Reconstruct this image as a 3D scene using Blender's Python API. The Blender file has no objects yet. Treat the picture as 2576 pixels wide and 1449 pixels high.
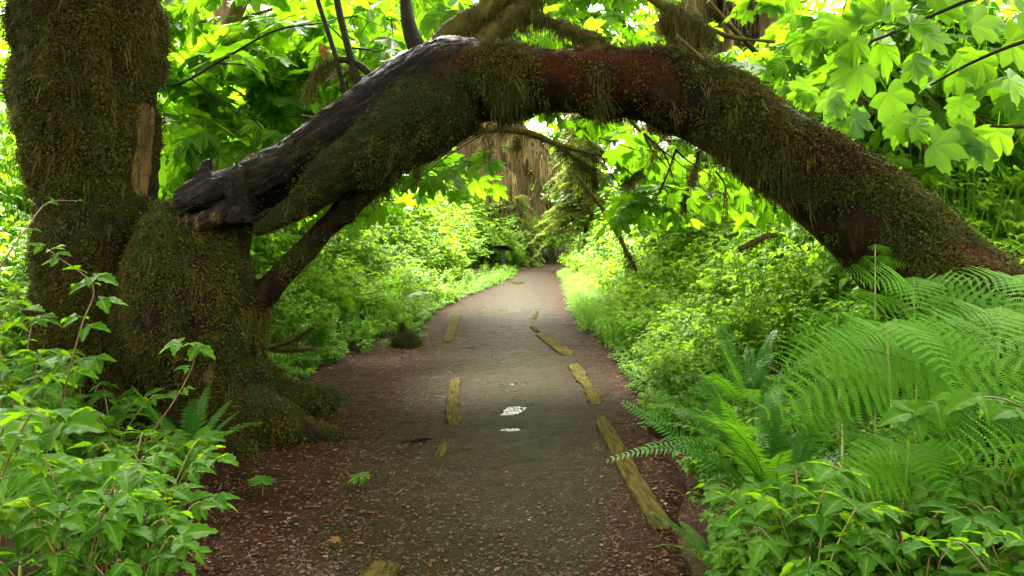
import bpy, math, random
import numpy as np
from mathutils import Vector, Matrix, Euler

R = math.radians
rng = np.random.default_rng(7)
random.seed(7)
scene = bpy.context.scene
col = scene.collection

# ------------------------------------------------------------------ camera, sky, sun, exposure
F, CX, HY, EYE = 2022.0, 1288.0, 588.0, 1.6       # focal length and horizon of the photograph, eye height
cam = bpy.data.cameras.new('camera')
cam.sensor_width = 36.0
cam.lens = F / 2576 * 36
cam.shift_y = -(724.5 - HY) / 2576
cam.clip_start, cam.clip_end = 0.05, 1500
cam_o = bpy.data.objects.new('camera', cam)
cam_o.location = (0, 0, EYE)
cam_o.rotation_euler = (R(90), 0, 0)
col.objects.link(cam_o)
scene.camera = cam_o

SUN_EL, SUN_AZ = R(52), R(-14)                     # high, beyond the arch, a little to the left
world = bpy.data.worlds.new('World')
scene.world = world
world.use_nodes = True
nt = world.node_tree
nt.nodes.clear()
sky = nt.nodes.new('ShaderNodeTexSky')
sky.sky_type = 'NISHITA'
sky.sun_disc = False
sky.sun_elevation = SUN_EL
sky.sun_rotation = SUN_AZ
sky.air_density, sky.dust_density, sky.ozone_density = 1.0, 4.0, 1.0
hs = nt.nodes.new('ShaderNodeHueSaturation')
hs.inputs['Saturation'].default_value = 0.12       # overcast: a white sky
bg = nt.nodes.new('ShaderNodeBackground')
bg.inputs['Strength'].default_value = 0.13
wo = nt.nodes.new('ShaderNodeOutputWorld')
nt.links.new(sky.outputs[0], hs.inputs['Color'])
wt = nt.nodes.new('ShaderNodeMix')
wt.data_type, wt.blend_type = 'RGBA', 'MULTIPLY'
wt.inputs[0].default_value = 1.0
wt.inputs[7].default_value = (1.0, 0.96, 0.84, 1)  # the photograph's warm white balance
nt.links.new(hs.outputs[0], wt.inputs[6])
nt.links.new(wt.outputs[2], bg.inputs['Color'])
nt.links.new(bg.outputs[0], wo.inputs['Surface'])

sl = bpy.data.lights.new('sun', 'SUN')
sl.energy = 1.5
sl.angle = R(16)
sl.color = (1.0, 0.94, 0.82)
so = bpy.data.objects.new('sun', sl)
sd = Vector((math.sin(SUN_AZ) * math.cos(SUN_EL), math.cos(SUN_AZ) * math.cos(SUN_EL), math.sin(SUN_EL)))
so.rotation_euler = sd.to_track_quat('Z', 'Y').to_euler()
so.location = (0, 0, 30)
col.objects.link(so)

vs = scene.view_settings
vs.view_transform = 'Standard'
vs.look = 'None'
vs.exposure = 4.75
vs.gamma = 1
vs.use_curve_mapping = False
cy = scene.cycles
cy.max_bounces, cy.diffuse_bounces, cy.glossy_bounces, cy.transmission_bounces = 7, 4, 2, 5
cy.caustics_reflective = cy.caustics_refractive = False
cy.sample_clamp_indirect = 0.25
cy.use_denoising = True
cy.use_adaptive_sampling = False
cy.denoising_prefilter = 'ACCURATE'

# ------------------------------------------------------------------ helpers
def at(px, py, y):
    """point of the place seen at (px, py) of the 2576 px wide photograph, y metres away"""
    return Vector(((px - CX) * y / F, y, EYE - (py - HY) * y / F))

def hashn(ix, iy, iz, seed):
    h = (ix * 374761393 + iy * 668265263 + iz * 2147483647 + seed * 1274126177) & 0xFFFFFFFF
    h = ((h ^ (h >> 13)) * 1274126177) & 0xFFFFFFFF
    h = ((h ^ (h >> 16)) * 2246822519) & 0xFFFFFFFF
    return ((h ^ (h >> 15)) & 0xFFFFFF) / float(0xFFFFFF)

def vnoise(P, seed=0):
    P = np.asarray(P, float)
    I = np.floor(P).astype(np.int64)
    f = P - I
    f = f * f * (3 - 2 * f)
    out = 0
    for dx in (0, 1):
        wx = f[:, 0] if dx else 1 - f[:, 0]
        for dy in (0, 1):
            wy = f[:, 1] if dy else 1 - f[:, 1]
            for dz in (0, 1):
                wz = f[:, 2] if dz else 1 - f[:, 2]
                out = out + wx * wy * wz * hashn(I[:, 0] + dx, I[:, 1] + dy, I[:, 2] + dz, seed)
    return out * 2 - 1

def fbm(P, octv=4, seed=0):
    P = np.asarray(P, float)
    s, a, t = 0, 1.0, 0
    for k in range(octv):
        s = s + a * vnoise(P * (2.03 ** k) + 17.3 * k, seed + k)
        t += a
        a *= 0.5
    return s / t

def sstep(a, b, x):
    t = np.clip((x - a) / (b - a), 0, 1)
    return t * t * (3 - 2 * t)

def link(o, parent=None):
    col.objects.link(o)
    if parent is not None:
        o.parent = parent
    return o

def tag(o, label=None, cat=None, group=None, kind=None):
    if label: o['label'] = label
    if cat: o['category'] = cat
    if group: o['group'] = group
    if kind: o['kind'] = kind
    return o

def thing(name, label, cat, loc=(0, 0, 0), rz=0.0, group=None):
    o = bpy.data.objects.new(name, None)
    o.empty_display_size = 0.1
    o.location = loc
    o.rotation_euler = (0, 0, rz)
    link(o)
    return tag(o, label, cat, group)

def copy_tree(o, parent=None):
    c = o.copy()
    col.objects.link(c)
    if parent is not None:
        c.parent = parent
    for ch in o.children:
        copy_tree(ch, c)
    return c

class MB:
    """collects triangles and quads for one mesh"""
    def __init__(self):
        self.v, self.f, self.n, self.rib = [], [], 0, []
    def add(self, verts, faces, rib=None):
        verts = np.asarray(verts, float).reshape(-1, 3)
        self.v.append(verts)
        k = self.n
        self.f.extend([tuple(i + k for i in fc) for fc in faces])
        self.n += len(verts)
        self.rib.append(np.zeros(len(verts)) if rib is None else np.asarray(rib, float))
        return self
    def mesh(self, name, mat, smooth=False):
        me = bpy.data.meshes.new(name)
        V = np.concatenate(self.v) if self.v else np.zeros((0, 3))
        me.from_pydata(V.tolist(), [], self.f)
        if mat is not None:
            me.materials.append(mat)
        if self.rib and max(q.max() for q in self.rib) > 0:
            a = me.attributes.new('rib', 'FLOAT', 'POINT')
            a.data.foreach_set('value', np.concatenate(self.rib).astype(np.float32))
        if smooth:
            me.polygons.foreach_set('use_smooth', [True] * len(me.polygons))
        me.update()
        return me
    def build(self, name, mat, parent=None, smooth=False):
        return link(bpy.data.objects.new(name, self.mesh(name, mat, smooth)), parent)

def spline(pts, n):
    """Catmull-Rom through rows of pts (any width), n samples"""
    P = np.asarray(pts, float)
    if len(P) == 2:
        t = np.linspace(0, 1, n)[:, None]
        return P[0] * (1 - t) + P[1] * t
    P = np.vstack([2 * P[0] - P[1], P, 2 * P[-1] - P[-2]])
    m = len(P) - 3
    out = []
    for u in np.linspace(0, m - 1e-6, n):
        i = int(u); t = u - i
        a, b, c, d = P[i:i + 4]
        out.append(0.5 * ((2 * b) + (-a + c) * t + (2 * a - 5 * b + 4 * c - d) * t * t + (-a + 3 * b - 3 * c + d) * t ** 3))
    return np.array(out)

def tube(pts, rad, ns=8, cap=True):
    P = np.asarray(pts, float)
    n = len(P)
    rad = np.full(n, rad) if np.isscalar(rad) else np.asarray(rad, float)
    T = np.gradient(P, axis=0)
    T /= np.linalg.norm(T, axis=1)[:, None] + 1e-9
    ref = np.array([0, 0, 1.0]) if abs(T[0][2]) < 0.9 else np.array([0, 1.0, 0])
    u = np.cross(T[0], ref); u /= np.linalg.norm(u)
    a = np.linspace(0, 2 * np.pi, ns, endpoint=False)
    V = []
    for i in range(n):
        u = u - T[i] * np.dot(u, T[i]); u /= np.linalg.norm(u) + 1e-9
        w = np.cross(T[i], u)
        V.append(P[i] + rad[i] * (np.cos(a)[:, None] * u + np.sin(a)[:, None] * w))
    V = np.concatenate(V)
    Fc = []
    for i in range(n - 1):
        for j in range(ns):
            k = (j + 1) % ns
            Fc.append((i * ns + j, i * ns + k, (i + 1) * ns + k, (i + 1) * ns + j))
    if cap:
        Fc.append(tuple(range(ns - 1, -1, -1)))
        Fc.append(tuple((n - 1) * ns + j for j in range(ns)))
    return V, Fc

def basis(d, nrm):
    """matrix whose Y runs along d and whose Z leans to nrm"""
    y = Vector(d).normalized()
    z = Vector(nrm)
    z = z - y * z.dot(y)
    if z.length < 1e-4:
        z = y.orthogonal()
    z.normalize()
    x = y.cross(z)
    return Matrix((x, y, z)).transposed()

def remesh(parts, voxel, smooth_it=6):
    """one closed surface out of overlapping tubes: returns vertex array and quads"""
    mb = MB()
    for V, Fc in parts:
        mb.add(V, Fc)
    o = mb.build('tmp', None)
    m = o.modifiers.new('r', 'REMESH')
    m.mode = 'VOXEL'
    m.voxel_size = voxel
    s = o.modifiers.new('s', 'SMOOTH')
    s.iterations = smooth_it
    s.factor = 0.5
    dg = bpy.context.evaluated_depsgraph_get()
    ev = o.evaluated_get(dg)
    me = bpy.data.meshes.new_from_object(ev)
    bpy.data.objects.remove(o)
    return me

def mesh_arrays(me):
    n = len(me.vertices)
    co = np.empty(n * 3); me.vertices.foreach_get('co', co)
    no = np.empty(n * 3); me.vertices.foreach_get('normal', no)
    return co.reshape(-1, 3), no.reshape(-1, 3)

def set_co(me, co):
    me.vertices.foreach_set('co', np.asarray(co, float).ravel())
    me.update()

def attr(me, name, vals):
    a = me.attributes.new(name, 'FLOAT', 'POINT')
    a.data.foreach_set('value', np.asarray(vals, np.float32).ravel())

def smooth(me):
    me.polygons.foreach_set('use_smooth', [True] * len(me.polygons))

_gn = {}
def scatter(name, mats, scl, idx, protos, parent=None, label=None, cat=None, kind='stuff', seedless=False):
    """one object: a copy of protos[idx] at every 4x4 / 3x3+loc in mats, scaled by scl"""
    n = len(mats)
    P = np.array([m.translation[:] for m in mats])
    E = np.array([m.to_3x3().to_euler()[:] for m in mats])
    me = bpy.data.meshes.new(name)
    me.vertices.add(n)
    me.vertices.foreach_set('co', P.ravel())
    a = me.attributes.new('rot', 'FLOAT_VECTOR', 'POINT'); a.data.foreach_set('vector', E.ravel().astype(np.float32))
    a = me.attributes.new('scl', 'FLOAT', 'POINT'); a.data.foreach_set('value', np.asarray(scl, np.float32))
    a = me.attributes.new('idx', 'INT', 'POINT'); a.data.foreach_set('value', np.asarray(idx, np.int32))
    me.update()
    o = link(bpy.data.objects.new(name, me), parent)
    key = tuple(p.name for p in protos)
    if key not in _gn:
        g = bpy.data.node_groups.new('scatter_' + name, 'GeometryNodeTree')
        g.interface.new_socket('Geometry', in_out='INPUT', socket_type='NodeSocketGeometry')
        g.interface.new_socket('Geometry', in_out='OUTPUT', socket_type='NodeSocketGeometry')
        N, L = g.nodes, g.links
        gi, go = N.new('NodeGroupInput'), N.new('NodeGroupOutput')
        iop = N.new('GeometryNodeInstanceOnPoints')
        iop.inputs['Pick Instance'].default_value = True
        jn = N.new('GeometryNodeJoinGeometry')
        for p in reversed(protos):                   # Join Geometry hands out the last link first
            oi = N.new('GeometryNodeObjectInfo')
            oi.inputs['Object'].default_value = p
            oi.inputs['As Instance'].default_value = True
            L.new(oi.outputs['Geometry'], jn.inputs[0])
        def na(nm, t):
            q = N.new('GeometryNodeInputNamedAttribute'); q.data_type = t
            q.inputs['Name'].default_value = nm
            return q.outputs['Attribute']
        e2r = N.new('FunctionNodeEulerToRotation')
        L.new(na('rot', 'FLOAT_VECTOR'), e2r.inputs[0])
        L.new(gi.outputs[0], iop.inputs['Points'])
        L.new(jn.outputs[0], iop.inputs['Instance'])
        L.new(na('idx', 'INT'), iop.inputs['Instance Index'])
        L.new(e2r.outputs[0], iop.inputs['Rotation'])
        L.new(na('scl', 'FLOAT'), iop.inputs['Scale'])
        L.new(iop.outputs[0], go.inputs[0])
        _gn[key] = g
    md = o.modifiers.new('scatter', 'NODES')
    md.node_group = _gn[key]
    tag(o, label, cat, None, kind)
    return o

def proto(name, mb, mat, smooth=False):
    me = mb.mesh(name, mat, smooth) if isinstance(mb, MB) else mb
    return bpy.data.objects.new(name, me)          # never linked to the scene: only its copies show

def rotz(loc, rz, tilt=0.0, tdir=0.0):
    m = Matrix.Rotation(tdir, 3, 'Z') @ Matrix.Rotation(tilt, 3, 'X') @ Matrix.Rotation(rz - tdir, 3, 'Z')
    m = m.to_4x4()
    m.translation = loc
    return m

# ------------------------------------------------------------------ materials
def new_mat(name):
    m = bpy.data.materials.new(name)
    m.use_nodes = True
    t = m.node_tree
    t.nodes.clear()
    return m, t, t.nodes, t.links

def ramp(N, L, src, stops):
    r = N.new('ShaderNodeValToRGB')
    els = r.color_ramp.elements
    while len(els) < len(stops):
        els.new(0.5)
    for e, (p, c) in zip(els, stops):
        e.position = p
        e.color = (*c, 1)
    L.new(src, r.inputs[0])
    return r.outputs[0]

def mixc(N, L, fac, a, b, mode='MIX'):
    m = N.new('ShaderNodeMix')
    m.data_type = 'RGBA'
    m.blend_type = mode
    for s, v in ((m.inputs[0], fac), (m.inputs[6], a), (m.inputs[7], b)):
        if hasattr(v, 'links'): L.new(v, s)
        elif isinstance(v, (int, float)): s.default_value = v
        else: s.default_value = (*v, 1)
    return m.outputs[2]

def noise(N, L, scale, detail=4, coord=None, rough=0.55, stretch=None):
    n = N.new('ShaderNodeTexNoise')
    n.inputs['Scale'].default_value = scale
    n.inputs['Detail'].default_value = detail
    n.inputs['Roughness'].default_value = rough
    tc = N.new('ShaderNodeTexCoord')
    src = tc.outputs[coord or 'Object']
    if stretch:
        mp = N.new('ShaderNodeMapping')
        mp.inputs['Scale'].default_value = stretch
        L.new(src, mp.inputs[0]); src = mp.outputs[0]
    L.new(src, n.inputs['Vector'])
    return n.outputs['Fac']

def math_(N, L, op, a, b=None):
    m = N.new('ShaderNodeMath'); m.operation = op; m.use_clamp = op in ('MULTIPLY_ADD',)
    for s, v in ((m.inputs[0], a), (m.inputs[1], b)):
        if v is None: continue
        if hasattr(v, 'links'): L.new(v, s)
        else: s.default_value = v
    return m.outputs[0]

def attr_node(N, name):
    a = N.new('ShaderNodeAttribute'); a.attribute_name = name
    return a.outputs['Fac']

def leaf_mat(name, c1, c2, trans, tfac=0.45, rough=0.32, spec=0.5, spots=False):
    """wet leaf: glossy face, light comes through; tone differs from leaf to leaf"""
    m, t, N, L = new_mat(name)
    oi = N.new('ShaderNodeObjectInfo')
    nz = noise(N, L, 3.0, 2)
    f = math_(N, L, 'ADD', math_(N, L, 'MULTIPLY', oi.outputs['Random'], 0.7), math_(N, L, 'MULTIPLY', nz, 0.4))
    base = mixc(N, L, f, c1, c2)
    tr = mixc(N, L, f, tuple(x * 0.7 for x in trans), trans)
    rb = math_(N, L, 'MULTIPLY', math_(N, L, 'POWER', attr_node(N, 'rib'), 9.0), 0.75)   # pale midribs
    base = mixc(N, L, rb, base, (0.16, 0.24, 0.05))
    tr = mixc(N, L, rb, tr, tuple(x * 0.55 for x in trans))
    if spots:                                                                             # brown specks of age
        sp = ramp(N, L, noise(N, L, 7.0, 2), [(0.70, (0, 0, 0)), (0.74, (0.8, 0.8, 0.8))])
        base = mixc(N, L, sp, base, (0.10, 0.06, 0.015))
        tr = mixc(N, L, sp, tr, (0.16, 0.10, 0.01))
    p = N.new('ShaderNodeBsdfPrincipled')
    L.new(base, p.inputs['Base Color'])
    p.inputs['Roughness'].default_value = rough
    p.inputs['Specular IOR Level'].default_value = spec
    tl = N.new('ShaderNodeBsdfTranslucent')
    L.new(tr, tl.inputs['Color'])
    mx = N.new('ShaderNodeMixShader')
    mx.inputs[0].default_value = tfac
    L.new(p.outputs[0], mx.inputs[1]); L.new(tl.outputs[0], mx.inputs[2])
    o = N.new('ShaderNodeOutputMaterial')
    L.new(mx.outputs[0], o.inputs[0])
    return m

def simple_mat(name, c1, c2, scale=8, rough=0.7, spec=0.3, bump=0.0, bscale=40, stretch=None):
    m, t, N, L = new_mat(name)
    p = N.new('ShaderNodeBsdfPrincipled')
    nz = noise(N, L, scale, 5, stretch=stretch)
    L.new(ramp(N, L, nz, [(0.3, c1), (0.7, c2)]), p.inputs['Base Color'])
    p.inputs['Roughness'].default_value = rough
    p.inputs['Specular IOR Level'].default_value = spec
    if bump:
        b = N.new('ShaderNodeBump')
        b.inputs['Strength'].default_value = bump
        b.inputs['Distance'].default_value = 0.02
        L.new(noise(N, L, bscale, 5, stretch=stretch), b.inputs['Height'])
        L.new(b.outputs[0], p.inputs['Normal'])
    o = N.new('ShaderNodeOutputMaterial')
    L.new(p.outputs[0], o.inputs[0])
    return m

M = {}
M['maple'] = leaf_mat('maple_leaf', (0.035, 0.105, 0.006), (0.075, 0.15, 0.009), (0.17, 0.39, 0.006), 0.62, 0.42, 0.10, True)
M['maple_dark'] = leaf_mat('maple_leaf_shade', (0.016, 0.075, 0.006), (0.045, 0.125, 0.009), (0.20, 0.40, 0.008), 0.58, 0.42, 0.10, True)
M['berry'] = leaf_mat('berry_leaf', (0.013, 0.068, 0.004), (0.042, 0.120, 0.007), (0.17, 0.35, 0.004), 0.50, 0.40, 0.035, True)
M['thicket'] = leaf_mat('thicket_leaf', (0.035, 0.12, 0.006), (0.095, 0.20, 0.012), (0.22, 0.40, 0.012), 0.50, 0.45, 0.07)
M['fern'] = leaf_mat('sword_fern_frond', (0.014, 0.075, 0.006), (0.040, 0.125, 0.009), (0.13, 0.34, 0.008), 0.47, 0.40, 0.07)
M['bracken'] = leaf_mat('bracken_frond', (0.030, 0.12, 0.005), (0.070, 0.18, 0.007), (0.17, 0.40, 0.007), 0.47, 0.5, 0.04)
M['herb'] = leaf_mat('herb_leaf', (0.025, 0.10, 0.008), (0.07, 0.16, 0.012), (0.16, 0.32, 0.012), 0.45, 0.45, 0.07)
M['grass'] = leaf_mat('grass_blade', (0.04, 0.12, 0.012), (0.08, 0.18, 0.018), (0.18, 0.34, 0.015), 0.42, 0.55, 0.05)
M['conifer'] = leaf_mat('conifer_needles', (0.05, 0.09, 0.014), (0.12, 0.17, 0.022), (0.20, 0.27, 0.02), 0.42, 0.6, 0.06)
M['canopy'] = leaf_mat('canopy_needles', (0.015, 0.04, 0.008), (0.03, 0.06, 0.01), (0.03, 0.06, 0.006), 0.15, 0.6, 0.2)
M['dead'] = leaf_mat('dead_frond', (0.05, 0.016, 0.004), (0.10, 0.038, 0.010), (0.09, 0.035, 0.01), 0.3, 0.7, 0.05)
M['moss'] = leaf_mat('moss_strand', (0.018, 0.0165, 0.002), (0.060, 0.053, 0.004), (0.07, 0.064, 0.004), 0.25, 0.8, 0.12)
M['moss_rust'] = leaf_mat('rust_moss_strand', (0.012, 0.0045, 0.001), (0.034, 0.013, 0.003), (0.03, 0.012, 0.003), 0.2, 0.8, 0.12)
M['moss_green'] = leaf_mat('green_moss_strand', (0.008, 0.016, 0.002), (0.028, 0.042, 0.003), (0.04, 0.06, 0.003), 0.2, 0.8, 0.12)
M['drape'] = leaf_mat('hanging_moss', (0.09, 0.068, 0.028), (0.17, 0.13, 0.055), (0.16, 0.12, 0.045), 0.4, 0.85, 0.1)
M['stem'] = simple_mat('green_stem', (0.10, 0.13, 0.025), (0.16, 0.10, 0.03), 6, 0.5)
M['bracken_stem'] = simple_mat('bracken_stem', (0.20, 0.26, 0.05), (0.26, 0.28, 0.07), 6, 0.5)
M['cane'] = simple_mat('brown_cane', (0.05, 0.022, 0.010), (0.15, 0.08, 0.03), 10, 0.55)
M['twig'] = simple_mat('dark_twig', (0.006, 0.005, 0.003), (0.020, 0.016, 0.008), 12, 0.6, 0.05)
M['sapling'] = simple_mat('dark_sapling_bark', (0.004, 0.004, 0.0015), (0.013, 0.013, 0.004), 14, 0.6, 0.06, 0.3, 60)
M['far_bark'] = simple_mat('reddish_bark', (0.035, 0.020, 0.009), (0.095, 0.056, 0.028), 5, 0.85, 0.2, 0.5, 20, (1, 1, 0.25))
M['mossy_bark'] = simple_mat('mossy_bark', (0.020, 0.017, 0.003), (0.060, 0.052, 0.008), 9, 0.9, 0.1, 0.6, 50)
M['sign'] = simple_mat('dark_green_metal', (0.006, 0.010, 0.009), (0.012, 0.018, 0.016), 20, 0.5, 0.5)
M['sign_face'] = simple_mat('sign_panel_face', (0.02, 0.03, 0.025), (0.05, 0.06, 0.05), 12, 0.35, 0.5)
M['fungus'] = simple_mat('pale_fungus', (0.22, 0.16, 0.06), (0.42, 0.34, 0.16), 60, 0.7)

def trunk_mat(name, wet=0.35, lean=0.0, spec=0.02, bump=1.0):
    """dark wet bark, moss and litter where the surface carries them (vertex layers moss, rust, wood)"""
    m, t, N, L = new_mat(name)
    p = N.new('ShaderNodeBsdfPrincipled')
    fine = noise(N, L, 55, 6)
    mid = noise(N, L, 9, 6, rough=0.65)
    if lean:
        tc = N.new('ShaderNodeTexCoord')
        vr = N.new('ShaderNodeVectorRotate'); vr.rotation_type = 'Y_AXIS'
        vr.inputs['Angle'].default_value = lean
        L.new(tc.outputs['Object'], vr.inputs['Vector'])
        mp = N.new('ShaderNodeMapping'); mp.inputs['Scale'].default_value = (0.10, 1, 1)
        L.new(vr.outputs[0], mp.inputs[0])
        gn = N.new('ShaderNodeTexNoise'); gn.inputs['Scale'].default_value = 26; gn.inputs['Detail'].default_value = 7; gn.inputs['Roughness'].default_value = .65
        L.new(mp.outputs[0], gn.inputs['Vector'])
        grain = gn.outputs['Fac']
    else:
        grain = noise(N, L, 16, 6, stretch=(1, 1, 0.16))
    bark = ramp(N, L, grain, [(0.3, (0.002, 0.0016, 0.0012)), (0.50, (0.008, 0.006, 0.004)), (0.62, (0.022, 0.0150, 0.008)), (0.76, (0.085, 0.060, 0.033))] if lean else [(0.3, (0.0025, 0.0015, 0.0006)), (0.55, (0.008, 0.005, 0.002)), (0.75, (0.022, 0.0135, 0.005))])
    moss = ramp(N, L, fine, [(0.3, (0.003, 0.0028, 0.0006)), (0.55, (0.012, 0.0108, 0.0016)), (0.8, (0.036, 0.033, 0.0035))])
    moss2 = ramp(N, L, fine, [(0.3, (0.003, 0.005, 0.001)), (0.7, (0.016, 0.022, 0.003))])
    moss = mixc(N, L, ramp(N, L, mid, [(0.4, (0, 0, 0)), (0.6, (1, 1, 1))]), moss, moss2)
    rust = ramp(N, L, fine, [(0.3, (0.005, 0.0016, 0.0006)), (0.7, (0.028, 0.0095, 0.003))])
    wgr = noise(N, L, 22, 6, stretch=(1, 1, 0.06), rough=0.6)
    wood = ramp(N, L, wgr, [(0.3, (0.012, 0.007, 0.002)), (0.47, (0.052, 0.033, 0.009)), (0.75, (0.10, 0.066, 0.020))])
    def edge(a):
        v = math_(N, L, 'ADD', attr_node(N, a), math_(N, L, 'MULTIPLY', math_(N, L, 'SUBTRACT', mid, 0.5), 0.9))
        return ramp(N, L, v, [(0.42, (0, 0, 0)), (0.58, (1, 1, 1))])
    em, er = edge('moss'), edge('rust')
    ew = ramp(N, L, math_(N, L, 'ADD', attr_node(N, 'wood'), math_(N, L, 'ADD', math_(N, L, 'MULTIPLY', math_(N, L, 'SUBTRACT', wgr, 0.5), 1.6), math_(N, L, 'MULTIPLY', math_(N, L, 'SUBTRACT', mid, 0.5), 0.8))), [(0.45, (0, 0, 0)), (0.60, (1, 1, 1))])
    c = mixc(N, L, em, bark, moss)
    c = mixc(N, L, er, c, rust)
    c = mixc(N, L, ew, c, wood)
    L.new(c, p.inputs['Base Color'])
    soft = math_(N, L, 'MAXIMUM', em, er)
    rr = N.new('ShaderNodeMapRange')
    L.new(soft, rr.inputs[0])
    rr.inputs[3].default_value = wet
    rr.inputs[4].default_value = 0.9
    L.new(rr.outputs[0], p.inputs['Roughness'])
    p.inputs['Specular IOR Level'].default_value = spec
    b = N.new('ShaderNodeBump')
    b.inputs['Strength'].default_value = 1.0
    b.inputs['Distance'].default_value = 0.015 * bump
    hgt = math_(N, L, 'ADD', math_(N, L, 'MULTIPLY', fine, 0.6), grain)
    L.new(hgt, b.inputs['Height'])
    L.new(b.outputs[0], p.inputs['Normal'])
    o = N.new('ShaderNodeOutputMaterial')
    L.new(p.outputs[0], o.inputs[0])
    return m
M['trunk'] = trunk_mat('wet_mossy_bark', 0.40)
M['limb'] = trunk_mat('wet_split_wood', 0.33, R(30), 0.05, 3.0)

def ground_mat():
    m, t, N, L = new_mat('forest_floor')
    p = N.new('ShaderNodeBsdfPrincipled')
    a = noise(N, L, 30, 6, rough=0.7); b_ = noise(N, L, 1.3, 4)
    c = ramp(N, L, a, [(0.3, (0.005, 0.0022, 0.001)), (0.55, (0.018, 0.007, 0.0025)), (0.75, (0.045, 0.018, 0.006))])
    c2 = ramp(N, L, a, [(0.3, (0.012, 0.02, 0.004)), (0.7, (0.04, 0.055, 0.012))])
    L.new(mixc(N, L, ramp(N, L, b_, [(0.5, (0, 0, 0)), (0.68, (1, 1, 1))]), c, c2), p.inputs['Base Color'])
    p.inputs['Roughness'].default_value = 0.8
    p.inputs['Specular IOR Level'].default_value = 0.05
    b = N.new('ShaderNodeBump'); b.inputs['Strength'].default_value = 1.0; b.inputs['Distance'].default_value = 0.02
    L.new(a, b.inputs['Height']); L.new(b.outputs[0], p.inputs['Normal'])
    o = N.new('ShaderNodeOutputMaterial'); L.new(p.outputs[0], o.inputs[0])
    return m
M['ground'] = ground_mat()

def path_mat():
    m, t, N, L = new_mat('wet_gravel')
    p = N.new('ShaderNodeBsdfPrincipled')
    vo = N.new('ShaderNodeTexVoronoi'); vo.inputs['Scale'].default_value = 75
    tc = N.new('ShaderNodeTexCoord'); L.new(tc.outputs['Object'], vo.inputs['Vector'])
    big = noise(N, L, 1.6, 5, rough=0.6); mid = noise(N, L, 7, 6, rough=0.7); fin = noise(N, L, 120, 4)
    stone = ramp(N, L, vo.outputs['Color'], [(0.1, (0.003, 0.002, 0.0008)), (0.5, (0.014, 0.0095, 0.0035)), (0.9, (0.062, 0.041, 0.015))])
    soil = ramp(N, L, fin, [(0.3, (0.004, 0.0023, 0.0007)), (0.7, (0.034, 0.0185, 0.0055))])
    c = mixc(N, L, ramp(N, L, mid, [(0.40, (0, 0, 0)), (0.6, (1, 1, 1))]), soil, stone)
    alg = ramp(N, L, fin, [(0.3, (0.006, 0.005, 0.0006)), (0.7, (0.028, 0.0245, 0.003))])
    am = math_(N, L, 'MULTIPLY', attr_node(N, 'algae'), ramp(N, L, math_(N, L, 'ADD', math_(N, L, 'MULTIPLY', big, 0.6), math_(N, L, 'MULTIPLY', mid, 0.4)), [(0.34, (0, 0, 0)), (0.54, (1, 1, 1))]))
    c = mixc(N, L, am, c, alg)
    red = ramp(N, L, mid, [(0.3, (0.006, 0.002, 0.0006)), (0.7, (0.036, 0.0125, 0.0035))])
    er = math_(N, L, 'ADD', attr_node(N, 'litter'), math_(N, L, 'MULTIPLY', math_(N, L, 'SUBTRACT', mid, 0.5), 0.8))
    c = mixc(N, L, ramp(N, L, er, [(0.35, (0, 0, 0)), (0.7, (0.85, 0.85, 0.85))]), c, red)
    L.new(c, p.inputs['Base Color'])
    wet = math_(N, L, 'ADD', math_(N, L, 'MULTIPLY', attr_node(N, 'algae'), 0.35), math_(N, L, 'MULTIPLY', mid, 0.65))
    L.new(ramp(N, L, wet, [(0.25, (0.85,) * 3), (0.8, (0.45,) * 3)]), p.inputs['Roughness'])
    p.inputs['Specular IOR Level'].default_value = 0.03
    b = N.new('ShaderNodeBump'); b.inputs['Strength'].default_value = 1.0; b.inputs['Distance'].default_value = 0.02
    h = math_(N, L, 'SUBTRACT', fin, math_(N, L, 'MULTIPLY', vo.outputs['Distance'], 1.3))
    L.new(h, b.inputs['Height']); L.new(b.outputs[0], p.inputs['Normal'])
    o = N.new('ShaderNodeOutputMaterial'); L.new(p.outputs[0], o.inputs[0])
    return m
M['path'] = path_mat()
M['plank'] = simple_mat('weathered_plank', (0.015, 0.0125, 0.003), (0.056, 0.047, 0.013), 14, 0.95, 0.01, 0.7, 30, (3, 0.35, 3))
M['stone'] = simple_mat('wet_stone', (0.006, 0.005, 0.003), (0.075, 0.056, 0.034), 60, 0.6, 0.08)
M['straw'] = simple_mat('needle_litter', (0.035, 0.014, 0.005), (0.10, 0.05, 0.018), 5, 0.7)
def water_mat():
    m, t, N, L = new_mat('puddle_water')
    p = N.new('ShaderNodeBsdfPrincipled')
    L.new(ramp(N, L, noise(N, L, 3, 3), [(0.35, (0.010, 0.008, 0.003)), (0.65, (0.024, 0.018, 0.007))]), p.inputs['Base Color'])
    p.inputs['Roughness'].default_value = 0.07
    p.inputs['IOR'].default_value = 1.33
    b = N.new('ShaderNodeBump'); b.inputs['Strength'].default_value = 0.6; b.inputs['Distance'].default_value = 0.015
    L.new(noise(N, L, 26, 3), b.inputs['Height']); L.new(b.outputs[0], p.inputs['Normal'])
    o = N.new('ShaderNodeOutputMaterial'); L.new(p.outputs[0], o.inputs[0])
    return m
M['water'] = water_mat()

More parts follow.
